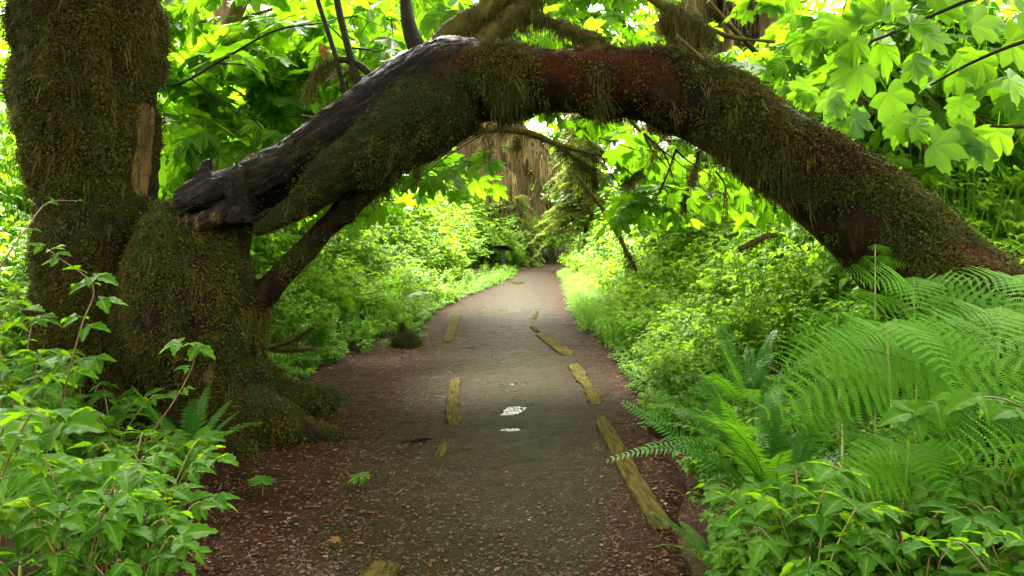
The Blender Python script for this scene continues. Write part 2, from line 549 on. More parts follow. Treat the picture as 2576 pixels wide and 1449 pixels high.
# ------------------------------------------------------------------ ground, path, puddles
YS = np.array([-40, 0, 3.8, 5.0, 6.5, 8.0, 10, 11, 12, 14, 16, 20, 26, 33, 40, 43, 46, 55])
LE = np.array([-1.6, -1.8, -1.95, -2.25, -2.5, -2.45, -2.3, -1.95, -1.5, -1.6, -1.64, -1.27, -0.36, 0.2, 1.2, 2.6, 6.0, 16.0])
RE = np.array([0.9, 0.75, 0.75, 0.98, 1.15, 1.32, 1.42, 1.42, 1.35, 1.28, 1.22, 1.5, 1.75, 1.95, 2.5, 4.2, 8.0, 19.0])
def edges(y):
    return np.interp(y, YS, LE), np.interp(y, YS, RE)
def off_path(x, y):
    l, r = edges(y)
    return np.maximum(np.maximum(l - x, x - r), 0)
PUD = [(0.0, 7.35, 0.13, 0.26), (0.0, 8.6, 0.12, 0.09), (-0.35, 17.0, 0.65, 0.75), (0.15, 26.5, 0.45, 1.2), (-0.02, 6.6, 0.12, 0.10)]
def H(x, y):
    x = np.asarray(x, float); y = np.asarray(y, float)
    d = off_path(x, y)
    h = 0.10 * sstep(0.05, 1.4, d) + 0.45 * sstep(1.0, 7.0, d) * sstep(6, 20, y) + 0.15 * sstep(1.0, 5.0, d)
    P = np.stack([x * 0.35, y * 0.35, 0 * x], -1).reshape(-1, 3)
    h = h + (0.16 * fbm(P, 3, 3).reshape(x.shape)) * sstep(0.3, 3, d)
    root = np.exp(-(((x + 2.6) / 1.2) ** 2 + ((y - 6.4) / 1.0) ** 2))
    return h + 0.10 * root
def HZ(x, y):
    return float(H(np.array([x]), np.array([y]))[0])

def grid_mesh(name, xs, ys, zf, mat, parent=None):
    X, Y = np.meshgrid(xs, ys)
    Z = zf(X, Y)
    V = np.stack([X, Y, Z], -1).reshape(-1, 3)
    nx, ny = len(xs), len(ys)
    i = np.arange(ny - 1)[:, None] * nx + np.arange(nx - 1)[None, :]
    Fq = np.stack([i, i + 1, i + nx + 1, i + nx], -1).reshape(-1, 4)
    me = bpy.data.meshes.new(name)
    me.from_pydata(V.tolist(), [], Fq.tolist())
    me.materials.append(mat)
    smooth(me)
    return me, V

def spaced(a, b, near, grow):
    out = [0.0]
    s = near
    while out[-1] < b:
        out.append(out[-1] + s); s *= grow
    return np.array(out)
xp = spaced(0, 320, 0.14, 1.035)
xs = np.concatenate([-xp[:0:-1], xp])
yp = spaced(0, 420, 0.14, 1.016)
ym = spaced(0, 120, 0.4, 1.08)
ys = np.concatenate([-ym[:0:-1], yp])
def ground_z(X, Y):
    d = off_path(X, Y)
    P = np.stack([X * 2.2, Y * 2.2, 0 * X], -1).reshape(-1, 3)
    return H(X, Y) - 0.07 * (1 - sstep(0.0, 0.35, d)) + 0.03 * fbm(P, 3, 9).reshape(X.shape)
gm, _ = grid_mesh('ground', xs, ys, ground_z, M['ground'])
ground = link(bpy.data.objects.new('ground', gm)); tag(ground, kind='structure')

# the path: its own sheet, edges ragged and sinking under the litter
pu = np.linspace(-0.18, 1.18, 64)
pyv = np.concatenate([np.arange(-6, 2.5, 0.25), np.arange(2.5, 14, 0.05), np.arange(14, 50, 0.15)])
U, Yg = np.meshgrid(pu, pyv)
l_, r_ = edges(Yg)
Xg = l_ + (r_ - l_) * U
Pn = np.stack([Xg, Yg, 0 * Xg], -1).reshape(-1, 3)
wob = 0.16 * fbm(Pn * 1.1, 3, 21).reshape(U.shape)
Ue = np.minimum(U, 1 - U) * (r_ - l_) + wob
Zp = 0.012 * fbm(Pn * 2.5, 4, 22).reshape(U.shape) + 0.010 * fbm(Pn * 11, 3, 23).reshape(U.shape) - 0.11 * (1 - sstep(-0.25, 0.05, Ue))
alg = np.zeros_like(Zp)
for (px_, py_, rx_, ry_) in PUD:
    g = np.exp(-(((Xg - px_) / rx_) ** 2 + ((Yg - py_) / ry_) ** 2))
    Zp -= 0.022 * g
cxp = (0.06 * np.clip(8 - Yg, 0, 8)) * 0.0
alg = np.exp(-((Xg - 0.1) / 0.75) ** 2)
V = np.stack([Xg, Yg, Zp], -1).reshape(-1, 3)
nx = len(pu); ny = len(pyv)
i_ = np.arange(ny - 1)[:, None] * nx + np.arange(nx - 1)[None, :]
Fq = np.stack([i_, i_ + 1, i_ + nx + 1, i_ + nx], -1).reshape(-1, 4)
pm = bpy.data.meshes.new('path')
pm.from_pydata(V.tolist(), [], Fq.tolist())
pm.materials.append(M['path']); smooth(pm)
attr(pm, 'algae', alg)
lit = 1 - sstep(0.05, 0.65, Ue)
nearf = 1 - sstep(10.5, 14, Yg)
lit = np.maximum(lit, nearf * np.maximum(sstep(0.75, 1.5, -Xg), sstep(0.80, 1.35, Xg)))
attr(pm, 'litter', lit)
path = link(bpy.data.objects.new('path', pm)); tag(path, kind='structure')

for k, (px_, py_, rx_, ry_) in enumerate(PUD):
    mb = MB()
    a = np.linspace(0, 2 * np.pi, 48, endpoint=False)
    rr = 1.1 + 0.35 * fbm(np.stack([np.cos(a) * 2 + 7 * k, np.sin(a) * 2, 0 * a], -1), 4, 66)
    zc = -0.0125 if k == 0 else -0.014
    ring = np.stack([px_ + rx_ * rr * np.cos(a), py_ + ry_ * rr * np.sin(a), np.full(48, zc)], -1)
    mb.add(np.vstack([[[px_, py_, zc]], ring]), [(0, 1 + j, 1 + (j + 1) % 48) for j in range(48)])
    o = mb.build('puddle', M['water']); tag(o, kind='structure')

# ------------------------------------------------------------------ leaf shapes
def maple_leaf_mb(fold=0.25, droop=0.25, lob=1.0, seed=0):
    r = random.Random(seed)
    half = [(0, 1.0), (4, .90), (9, .82), (13, .86), (16, .76), (22, .62), (27, .56), (32, .66), (37, .80), (41, .79), (46, .94), (51, .82),
            (56, .80), (62, .78), (67, .64), (74, .53), (82, .56), (90, .62), (97, .68), (106, .56), (118, .46), (135, .30), (160, .12)]
    pts = []
    for s in (1, -1):
        seq = half if s == 1 else half[:0:-1]
        for a, rad in seq:
            q = rad * (1 + r.uniform(-.06, .06))
            pts.append((s * q * math.sin(R(a)) * lob, q * math.cos(R(a)), a, q))
    # order: tip round the right side to the base, then up the left side
    right = pts[:len(half)]; left = pts[len(half):]
    order = right + left
    V = [(0, 0, 0)]
    ribs = [1.0]
    for x, y, a, q in order:
        rib = abs(math.cos(R(a) * 3.6)) if a < 110 else 0.5
        ribs.append(1.0 if round(a) in (0, 46, 97) else 0.0)
        V.append((x, y + 0.02, -droop * q * q + fold * 0.22 * (1 - rib) * q - fold * 0.1 * abs(x)))
    n = len(order)
    Fc = [(0, 1 + (j + 1) % n, 1 + j) for j in range(n) if j != len(half) - 1]
    mb = MB().add(V, Fc, ribs)
    t = 0.011                                          # petiole
    mb.add([(-t, 0, 0), (t, 0, 0), (t, -0.55, 0.05), (-t, -0.55, 0.05)], [(0, 1, 2, 3)])
    return mb

def leaflet(L, W, segs, serr, fold, droop, M3, org):
    """toothed leaflet along +Y, folded on its midrib"""
    V, Fc = [], []
    for k in range(segs + 1):
        t = k / segs
        w = W * (math.sin(math.pi * min(1, t ** 0.72)) * (1 - 0.25 * t)) if 0 < k < segs else 0.0
        tooth = (serr if k % 2 else -serr) * W
        y = L * t
        z = -droop * L * t * t
        V.append((0, y, z))
        V.append((-(w + tooth if w else 0), y + (0.03 * L if k % 2 else 0), z + fold * w))
        V.append(((w + tooth if w else 0), y + (0.03 * L if k % 2 else 0), z + fold * w))
    for k in range(segs):
        a, b = 3 * k, 3 * k + 3
        Fc.append((a, a + 2, b + 2, b) if k else (a, b + 2, b))
        Fc.append((a, b, b + 1, a + 1) if k else (a, b, b + 1))
    V = [tuple(M3 @ Vector(v) + org) for v in V]
    return V, Fc, [1.0 if k % 3 == 0 else 0.0 for k in range(len(V))]

def trifoliate(mb, size, segs, serr, r, mat3=Matrix.Identity(3), org=Vector((0, 0, 0)), pet=0.35):
    dr = r.uniform(.1, .45)
    p = Vector((0, pet * size, 0))
    for ang, s in ((0, 1.0), (78, 0.82), (-78, 0.82)):
        m = Matrix.Rotation(R(ang + r.uniform(-10, 10)), 3, 'Z') @ Matrix.Rotation(R(r.uniform(-18, 8)), 3, 'X')
        st = p + (m @ Vector((0, 0.12 * size, 0)) if ang == 0 else Vector((0, 0, 0)))
        V, Fc, rb = leaflet(size * s, size * s * r.uniform(.34, .43), segs, serr, r.uniform(.15, .45), dr, mat3 @ m, org + mat3 @ st)
        mb.add(V, Fc, rb)
    t = 0.012 * size
    q = [(-t, 0, 0), (t, 0, 0), (t, pet * size * 1.1, 0), (-t, pet * size * 1.1, 0)]
    mb.add([tuple(mat3 @ Vector(v) + org) for v in q], [(0, 1, 2, 3)])

MAPLE = [maple_leaf_mb(0.3, d, l, k).mesh('maple_leaf', M['maple']) for k, (d, l) in enumerate(((.15, 1.05), (.4, .9), (.05, 1.15), (.65, .95)))]
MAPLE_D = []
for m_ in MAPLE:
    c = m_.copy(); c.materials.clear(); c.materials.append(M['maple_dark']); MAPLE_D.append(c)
BERRY = []
for k in range(6):
    mb = MB(); trifoliate(mb, 1.0, 8, 0.09, random.Random(40 + k)); BERRY.append(mb.mesh('leaf', M['berry']))

def rand_dir(r, up):
    a = r.uniform(0, 2 * math.pi)
    return Vector((math.cos(a), math.sin(a), up))

# ---- sprays of maple leaves (a twig with its leaves), copied through the crowns
def spray_mb(leaf_meshes, n, length, lsize, r):
    tw, lf = MB(), []
    pts = spline([(0, 0, 0), (0, length * .5, r.uniform(-.03, .06)), (0, length, r.uniform(-.14, .02))], 6)
    V, Fc = tube(pts, np.linspace(.006, .003, 6), 3)
    tw.add(V, Fc)
    for k in range(n):
        t = 0.2 + 0.8 * k / (n - 1)
        p = Vector(spline(pts, 20)[int(t * 19)])
        side = 1 if k % 2 else -1
        d = Vector((side * r.uniform(.4, 1.0), r.uniform(.2, .9), r.uniform(-.75, .1)))
        if k == n - 1: d = Vector((0, 1, -.3))
        nr = Vector((r.uniform(-.45, .45), r.uniform(-.9, .2), 1))
        lf.append((p, d, nr, lsize * r.uniform(.65, 1.15)))
    return tw, lf

def spray_protos(leaf_meshes, tag_, n=9, length=.7, lsize=.17, count=5):
    out = []
    for s in range(count):
        r = random.Random(100 + s + hash(tag_) % 1)
        tw, lf = spray_mb(leaf_meshes, n, length, lsize, r)
        mb = tw
        for (p, d, nr, sz) in lf:
            src = leaf_meshes[r.randrange(len(leaf_meshes))]
            B = basis(d, nr)
            st = p + d.normalized() * sz * .55
            V = [tuple(B @ (Vector(v.co) * sz) + st) for v in src.vertices]
            mb.add(V, [tuple(q.vertices) for q in src.polygons], [d_.value for d_ in src.attributes['rib'].data])
        out.append(proto(tag_, mb, leaf_meshes[0].materials[0]))
    return out
SPRAY = spray_protos(MAPLE, 'maple_spray')
SPRAY_D = spray_protos(MAPLE_D, 'maple_spray_dark')

# ------------------------------------------------------------------ moss tufts
def tuft_mb(n, length, width, hang, r):
    """mat of feathery strands standing on +Z, bending over to -Y (down the hang)"""
    mb = MB()
    for k in range(n):
        x, y = r.gauss(0, .035), r.gauss(0, .035)
        l = length * r.uniform(.45, 1.2)
        a = r.uniform(0, 2 * math.pi)
        out = Vector((math.cos(a) * .5, math.sin(a) * .5, r.uniform(.25, 1.0)))
        p = Vector((x, y, -0.005))
        w = width * r.uniform(.6, 1.3)
        side = Vector((-math.sin(a), math.cos(a), r.uniform(-.5, .5))).normalized() * w
        P0 = p; P1 = p + out * l * .4 + Vector((0, -hang * l * .35, 0)); P2 = P1 + out * l * .2 + Vector((0, -hang * l * .75, 0))
        mb.add([P0 - side * .5, P0 + side * .5, P1 + side, P1 - side, P2], [(0, 1, 2, 3), (3, 2, 4)])
        for q in range(2):                            # side feathers
            b = P0.lerp(P1, r.uniform(.4, 1)) if q else P1.lerp(P2, r.uniform(.1, .6))
            dv = Vector((r.uniform(-1, 1), r.uniform(-1, .3), r.uniform(-.3, .8))).normalized() * l * r.uniform(.2, .4)
            sv = side * .6
            mb.add([b - sv, b + sv, b + dv], [(0, 1, 2)])
    return mb
TUFT = [proto('tuft', tuft_mb(28, .042, .0050, .10, random.Random(k)), M['moss']) for k in range(3)]
TUFT += [proto('tuft_green', tuft_mb(28, .040, .0050, .10, random.Random(9 + k)), M['moss_green']) for k in range(2)]
TUFT += [proto('tuft_rust', tuft_mb(26, .038, .0042, .12, random.Random(19 + k)), M['moss_rust']) for k in range(2)]
TUFT += [proto('tuft_long', tuft_mb(12, .12, .0036, 1.0, random.Random(29 + k)), M['moss']) for k in range(2)]
TUFT += [proto('tuft_long_green', tuft_mb(12, .11, .0036, 1.0, random.Random(39 + k)), M['moss_green']) for k in range(1)]

def moss_on(me, parent, n, dens, kindf, seed, size=(0.7, 1.4), name='moss'):
    """tufts over a surface; dens per face 0..1, kindf(center, normal, rnd) picks the sort"""
    r = np.random.default_rng(seed)
    nf = len(me.polygons)
    ce = np.empty(nf * 3); me.polygons.foreach_get('center', ce); ce = ce.reshape(-1, 3)
    nn = np.empty(nf * 3); me.polygons.foreach_get('normal', nn); nn = nn.reshape(-1, 3)
    ar = np.empty(nf); me.polygons.foreach_get('area', ar)
    w = ar * np.clip(dens(ce, nn), 0, 1)
    pick = r.choice(nf, n, p=w / w.sum())
    mats, scl, idx = [], [], []
    for f in pick:
        c, nv = Vector(ce[f]), Vector(nn[f])
        down = Vector((r.uniform(-.3, .3), r.uniform(-.3, .3), -1))
        z = (nv + Vector(r.uniform(-.35, .35, 3))).normalized()
        B = basis(-(down - z * down.dot(z)) if abs(z.z) < .97 else Vector(r.uniform(-1, 1, 3)), z).to_4x4()
        B.translation = c + Vector(r.uniform(-.02, .02, 3))
        mats.append(B); scl.append(r.uniform(*size)); idx.append(kindf(c, nv, r))
    return scatter(name, mats, scl, idx, TUFT, parent)

# ------------------------------------------------------------------ the big upright trunk at the left
TY = 6.75
prof = [(-1500, 60, 380), (-700, 40, 395), (-200, 18, 412), (0, 18, 415), (120, 20, 415), (260, 28, 414), (340, 32, 412), (420, 52, 410), (520, 64, 412),
        (620, 74, 420), (720, 78, 440), (820, 84, 470), (920, 92, 500), (1020, 95, 510), (1130, 70, 520), (1260, 30, 540)]
nr_, na_ = 190, 190
prof = [(a, b + 34, c - 24) if a < 560 else (a, b + 22, c - 8) for a, b, c in prof]
pr = spline(np.array(prof, float), nr_)
ang = np.linspace(0, 2 * np.pi, na_, endpoint=False)
rows = []
for (py, xl, xr) in pr:
    c0 = at((xl + xr) / 2, py, TY)
    rad = (xr - xl) / 2 * TY / F * 0.90
    rows.append(np.stack([c0.x + rad * np.cos(ang), c0.y + rad * 0.95 * np.sin(ang), np.full(na_, c0.z)], -1))
V = np.concatenate(rows)
cen = np.repeat(np.array([[at((b + c) / 2, a, TY).x, TY, 0] for a, b, c in pr]), na_, 0)
nrm = V - cen; nrm[:, 2] = 0; nrm /= np.linalg.norm(nrm, axis=1)[:, None]
cyl = np.stack([nrm[:, 0] * 1.4, nrm[:, 1] * 1.4, V[:, 2] * 0.30], -1)
flute = fbm(cyl * 2.2, 3, 5)
lumps = fbm(V * 3.3, 4, 6)
# where things are on the trunk (seen from the path): bare wood on the right flank, moss above
pxv = V[:, 0] * F / V[:, 1] + CX
pyv_ = HY - (V[:, 2] - EYE) * F / V[:, 1]
wood = np.exp(-((pxv - 368) / 42) ** 2) * sstep(215, 290, pyv_) * (1 - sstep(455, 530, pyv_)) * (nrm[:, 1] < 0.2)
mossk = np.clip(1.15 - sstep(250, 620, pyv_ + 130 * lumps) * 0.75 + 0.9 * np.exp(-((pxv - 40) / 60) ** 2) + 0.5 * lumps, 0, 1)
mossk = np.maximum(mossk, 0.45 + 0.4 * lumps)
mossk = np.maximum(mossk, sstep(600, 800, pyv_) * 0.9) * (1 - sstep(0.3, 0.6, wood))
D = 0.07 * flute + mossk * (0.045 + 0.10 * lumps) + 0.015 * fbm(V * 13, 3, 8) - 0.045 * wood + 0.016 * wood * fbm(np.stack([nrm[:, 0] * 11, nrm[:, 1] * 11, V[:, 2] * .7], -1), 4, 12)
V = V + nrm * D[:, None]
Fc = []
for i in range(nr_ - 1):
    for j in range(na_):
        k = (j + 1) % na_
        Fc.append((i * na_ + j, (i + 1) * na_ + j, (i + 1) * na_ + k, i * na_ + k))
old_tree = thing('old_tree', 'massive upright mossy trunk at the left edge with a pale bare wood patch', 'tree', (at(260, 0, TY).x, TY, 0))
tm = bpy.data.meshes.new('trunk')
off = np.array(old_tree.location[:])
tm.from_pydata((V - off).tolist(), [], Fc)
tm.materials.append(M['trunk']); smooth(tm)
attr(tm, 'moss', mossk)
rustk = np.clip(0.12 + 0.8 * fbm(V * 1.7, 3, 31) + 0.4 * np.exp(-((pxv - 200) / 80) ** 2 - ((pyv_ - 90) / 110) ** 2), 0, 1) * mossk
attr(tm, 'rust', rustk * 0.8)
attr(tm, 'wood', np.clip(wood * 1.05, 0, 1) + 0.36 * sstep(.1, .5, flute) * sstep(350, 520, pyv_) * (1 - sstep(560, 760, pyv_)))
trunk = link(bpy.data.objects.new('trunk', tm), old_tree)

def om_dens(c, n):
    W = c + off
    px = W[:, 0] * F / W[:, 1] + CX; py = HY - (W[:, 2] - EYE) * F / W[:, 1]
    l = fbm(W * 3.3, 3, 6)
    d = 1.0 - sstep(200, 600, py + 160 * l) * 0.93 + 0.7 * np.exp(-((px - 40) / 50) ** 2)
    d = np.maximum(d, 0.16 + 0.3 * l)
    d = np.maximum(d, sstep(560, 760, py) * 0.9)
    d *= 1 - np.exp(-((px - 368) / 45) ** 2) * sstep(190, 260, py) * (1 - sstep(480, 560, py))
    d *= (py > -60)
    return d * (n[:, 1] < 0.45)
def om_kind(c, n, r):
    q = r.random() + 0.5 * vnoise(np.array([[c.x * 2.5, c.y * 2.5, c.z * 2.5]]), 77)[0]
    if q < 0.15: return r.integers(3, 5)
    if q < 0.30: return r.integers(5, 7)
    return r.integers(0, 3) if r.random() < .93 else r.integers(7, 9)
moss_on(tm, old_tree, 7500, om_dens, om_kind, 1)
# added crown out of view: needle boughs laid out to shade path and arch
def bough_mb(r, n=34, L=1.5):
    mb = MB()
    for k in range(n):
        t = r.uniform(.1, 1); s = 1 if k % 2 else -1
        p = Vector((0, L * t, -.25 * t * t))
        d = Vector((s * r.uniform(.5, 1), r.uniform(.3, .8), r.uniform(-.5, .05))).normalized() * (.55 * (1.15 - t) + .15)
        w = Vector((0, .075, 0))
        mb.add([p - w, p + w, p + d * .7 + w * .8 - Vector((0, 0, .03)), p + d * .7 - w * .8, p + d], [(0, 1, 2, 3), (3, 2, 4)])
    return mb
BOUGH = [proto('needle_bough', bough_mb(random.Random(k)), M['canopy']) for k in range(3)]
mats, scl, idx = [], [], []
r = random.Random(5)
for k in range(520):
    a = r.uniform(0, 2 * math.pi); q = r.uniform(.6, 1) ** .7
    x, y = r.uniform(-8.0, 2.6), r.uniform(-7.0, 12.0)
    z = r.uniform(7.2, 13)
    mats.append(rotz((x - off[0], y - off[1], z), r.uniform(0, 6.3), r.uniform(-.5, .3), r.uniform(0, 6.3))); scl.append(r.uniform(.9, 1.6)); idx.append(r.randrange(3))
scatter('crown', mats, scl, idx, BOUGH, old_tree)
mb = MB()
for k in range(14):
    a = k * 2.4; L_ = r.uniform(5, 8)
    p0 = Vector((0, 0, 7.2 + k * .4))
    V_, F_ = tube(spline([p0, p0 + Vector((math.cos(a), math.sin(a), .1)) * L_ * .5, p0 + Vector((math.cos(a), math.sin(a), -.05)) * L_], 6), np.linspace(.09, .02, 6), 6)
    mb.add(V_, F_)
mb.build('branch', M['twig'], old_tree)

# ------------------------------------------------------------------ the arched tree
def pxtube(pts, y, n, ns=20):
    """pts: (px, py, radius in px[, y])"""
    rows = []
    for p in pts:
        yy = p[3] if len(p) > 3 else y
        w = at(p[0], p[1], yy)
        rows.append((*w, p[2] * yy / F))
    S = spline(rows, n)
    return tube(S[:, :3], np.maximum(S[:, 3], .004), ns)

AY = 6.3
arched = thing('arched_tree', 'thick mossy trunk bent over the path into a wide natural arch', 'tree', (at(540, 1100, AY).x, AY, 0))
aoff = np.array(arched.location[:])
main = [(930, 372, 54, 6.25), (995, 320, 72, 6.25), (1060, 268, 84, 6.25), (1130, 228, 94, 6.2), (1220, 210, 90, 6.15), (1320, 204, 80, 6.1), (1430, 204, 74, 6.05), (1550, 208, 80, 6.0), (1650, 220, 88, 5.95),
        (1740, 252, 93, 5.9), (1840, 303, 96, 5.85), (1940, 366, 100, 5.8), (2040, 436, 106, 5.7), (2140, 514, 114, 5.6), (2240, 602, 126, 5.5), (2350, 712, 142, 5.4), (2470, 826, 160, 5.3), (2620, 965, 180, 5.2), (2800, 1070, 200, 5.1), (3020, 1260, 230, 5.0)]
base = [(560, 1180, 190), (552, 1080, 150), (540, 980, 122), (520, 900, 135), (505, 820, 150), (490, 740, 150), (478, 670, 140), (470, 610, 112), (480, 570, 80)]
base2 = [(360, 1130, 120, 6.5), (370, 950, 95, 6.5), (390, 800, 100, 6.5), (420, 650, 90, 6.5), (430, 600, 60, 6.5)]
saddle = [(400, 565, 34, 6.4), (470, 560, 42, 6.35), (540, 545, 48, 6.35), (590, 520, 48, 6.35), (612, 470, 30, 6.3)]
strutc = [(560, 900, 66), (590, 820, 60), (640, 762, 44), (700, 700, 27), (770, 627, 25), (850, 546, 30), (930, 456, 40), (1000, 378, 50), (1080, 302, 60), (1160, 250, 62)]
inner = [(545, 760, 56), (575, 690, 40), (590, 630, 32), (598, 575, 34)]
roots = [[(560, 1040, 110, 6.25), (660, 1060, 70, 6.2), (740, 1085, 42, 6.2), (820, 1108, 28, 6.25), (900, 1128, 20, 6.3)],
         [(600, 960, 80, 6.4), (680, 1005, 52, 6.7), (760, 1010, 34, 7.0), (840, 1010, 16, 7.3)],
         [(540, 1060, 110, 6.2), (560, 1130, 60, 5.95), (640, 1170, 26, 5.75)],
         [(500, 1060, 100, 6.2), (440, 1150, 60, 6.0), (380, 1220, 30, 5.8)]]
am = remesh([pxtube(main, AY, 70, 28), pxtube(base, AY, 30, 24), pxtube(base2, AY, 20, 20), pxtube(saddle, AY, 20, 16), pxtube(strutc, AY, 50, 18), pxtube(inner, AY, 16, 14)]
            + [pxtube(q, AY, 18, 14) for q in roots], 0.026, 8)
co, no = mesh_arrays(am)
px = co[:, 0] * F / co[:, 1] + CX; py = HY - (co[:, 2] - EYE) * F / co[:, 1]
MC = spline([(p[0], p[1], p[2]) for p in main], 200)
BB = spline([(p[0], p[1], p[2]) for p in base + saddle[2:]], 120)
def along(px, py):
    """arch coordinate: index along the bow and signed height across it (-1 underside .. 1 upper side)"""
    d = (px[:, None] - MC[None, :, 0]) ** 2 + (py[:, None] - MC[None, :, 1]) ** 2
    i = d.argmin(1)
    T = np.gradient(MC[:, :2], axis=0); T /= np.linalg.norm(T, axis=1)[:, None]
    nx_, ny_ = T[i, 1], -T[i, 0]
    s = ((px - MC[i, 0]) * nx_ + (py - MC[i, 1]) * ny_) / MC[i, 2]
    return i / 199.0, s
ti, sv = along(px, py)
onbow = (px > 1000)
lump = fbm(co * 3.0, 4, 51); fine = fbm(co * 14, 3, 52)
ridge = 1 - np.abs(fbm(np.stack([co[:, 0] * 1.5, co[:, 1] * 6, co[:, 2] * 1.5], -1) + lump[:, None] * .4, 3, 53)) * 2
vert = 1 - np.abs(fbm(np.stack([co[:, 0] * 6, co[:, 1] * 6, co[:, 2] * 1.1], -1), 3, 54)) * 2
mossa = np.where(onbow, np.clip(0.42 + 1.6 * lump + 0.35 * sv + .35 * sstep(1850, 2300, px), 0, 1), np.clip(0.72 + 0.9 * lump, 0, 1))
top_bare = np.exp(-((px - 1120) / 150) ** 2) * sstep(0.35, 0.7, sv) * (px < 1330)
mossa = mossa * (1 - top_bare)
strip = (px < 1000) & (px > 590) & (py < 780)
mossa = np.where(strip, np.clip(0.40 + 1.0 * lump, 0, .7), mossa)
rust = np.clip(np.exp(-((px - 1600) / 120) ** 2 - ((py - 165) / 45) ** 2) * 1.2 + np.exp(-((px - 2110) / 110) ** 2 - ((py - 385) / 55) ** 2) * 1.3
               + np.exp(-((px - 2470) / 120) ** 2 - ((py - 650) / 60) ** 2) * 1.4 + np.exp(-((px - 1270) / 70) ** 2 - ((py - 200) / 50) ** 2) * .8
               + 0.9 * np.clip(fbm(co * 1.6, 3, 55) + .22, 0, 1) * onbow + np.exp(-((px - 640) / 60) ** 2 - ((py - 550) / 25) ** 2), 0, 1)
rust = np.maximum(rust, sstep(1040, 1100, py) * .35)
rust = np.maximum(rust, np.exp(-((px - 470) / 60) ** 2 - ((py - 555) / 25) ** 2) * .7)
amp = np.where(onbow, 0.055, np.where(strip, .012, 0.04))
co2 = co + no * (mossa * amp * (0.35 + 0.9 * lump) + 0.010 * fine + 0.018 * np.where(onbow, ridge * (1 - mossa), vert))[:, None]
set_co(am, co2 - aoff)
am.materials.clear(); am.materials.append(M['trunk']); smooth(am)
attr(am, 'moss', mossa); attr(am, 'rust', rust)
attr(am, 'wood', np.clip(np.exp(-((px - 525) / 22) ** 2 - ((py - 930) / 70) ** 2) * .75 + .5 * np.exp(-((px - 520) / 50) ** 2 - ((py - 570) / 22) ** 2), 0, 1))
am.name = 'trunk'
atrunk = link(bpy.data.objects.new('trunk', am), arched)

def limb_part(name, pts, y, n, ns, mossbase, seed, vox=0.02, label=None, extra=None, wood=0.0):
    me = remesh([pxtube(pts, y, n, ns)] + (extra or []), vox, 4)
    c, n_ = mesh_arrays(me)
    lp = fbm(c * 4, 4, seed)
    T = (at(pts[-1][0], pts[-1][1], y) - at(pts[0][0], pts[0][1], y)).normalized()
    T = np.array(T)
    al = c @ T
    perp = c - al[:, None] * T
    gr = 1 - 2 * np.abs(fbm(perp * 20 + np.stack([al * 1.2, al * 1.2, al * 1.2], -1), 4, seed + 3))
    ms = np.clip(mossbase + 0.9 * lp, 0, 1)
    c = c + n_ * (0.028 * lp + 0.022 * gr + ms * 0.015 * fbm(c * 16, 2, seed + 5))[:, None]
    set_co(me, c - aoff)
    me.materials.clear(); me.materials.append(M['limb']); smooth(me)
    attr(me, 'moss', ms); attr(me, 'rust', np.clip(.1 + lp, 0, .45)); attr(me, 'wood', np.full(len(c), wood))
    me.name = name
    o = link(bpy.data.objects.new(name, me), arched)
    if label: o['label'] = label
    return o
limbA = [(446, 512, 16, 6.15), (470, 500, 32, 6.15), (520, 484, 42, 6.15), (585, 470, 44, 6.2), (655, 440, 46, 6.25), (735, 398, 46, 6.3), (835, 335, 52, 6.3), (935, 268, 62, 6.3), (1040, 212, 80, 6.3), (1125, 190, 92, 6.25), (1195, 178, 72, 6.2), (1260, 178, 40, 6.15)]
horn = pxtube([(515, 470, 30, 6.15), (512, 440, 20, 6.15), (518, 418, 13, 6.15), (530, 400, 3, 6.15)], AY, 12, 10)
limb_part('upper_limb', limbA, AY, 60, 22, 0.12, 61, 0.022, 'bare wet black upper limb with a jagged broken snout', [horn])
limbB = [(642, 580, 12, 6.1), (700, 548, 22, 6.1), (760, 515, 28, 6.1), (800, 478, 42, 6.1), (850, 432, 58, 6.1), (925, 395, 76, 6.1), (1010, 330, 92, 6.12), (1090, 280, 98, 6.15), (1180, 250, 80, 6.15)]
LA = bpy.data.objects['upper_limb']
moss_on(LA.data, LA, 420, lambda c, n: np.clip(-.1 + 1.6 * fbm(c * 3, 3, 61), 0, 1) + .02, lambda c, n, r: r.integers(0, 5), 9, (.4, .8))
LB = limb_part('middle_limb', limbB, AY, 40, 22, 0.75, 71, 0.022)
hollow = [(600, 545, 50, 6.62), (690, 495, 52, 6.62), (800, 430, 60, 6.6), (920, 350, 60, 6.5)]
limb_part('hollow_shade_backing', hollow, AY, 30, 14, -0.4, 81, 0.03)  # dark backing tube, its black bark stands in for shade inside the hollow
stub = [(600, 560, 34, 6.1), (598, 510, 26, 6.1), (594, 465, 24, 6.1), (596, 435, 20, 6.1), (600, 420, 9, 6.1)]
limb_part('broken_stub', stub, AY, 20, 14, 0.2, 91, 0.016)
limb_part('bark_fold', [(440, 580, 20, 6.08), (490, 562, 24, 6.06), (540, 545, 22, 6.05), (578, 515, 16, 6.06)], AY, 14, 10, 0.15, 95, 0.014, wood=0.4)
sp = MB()
r = random.Random(12)
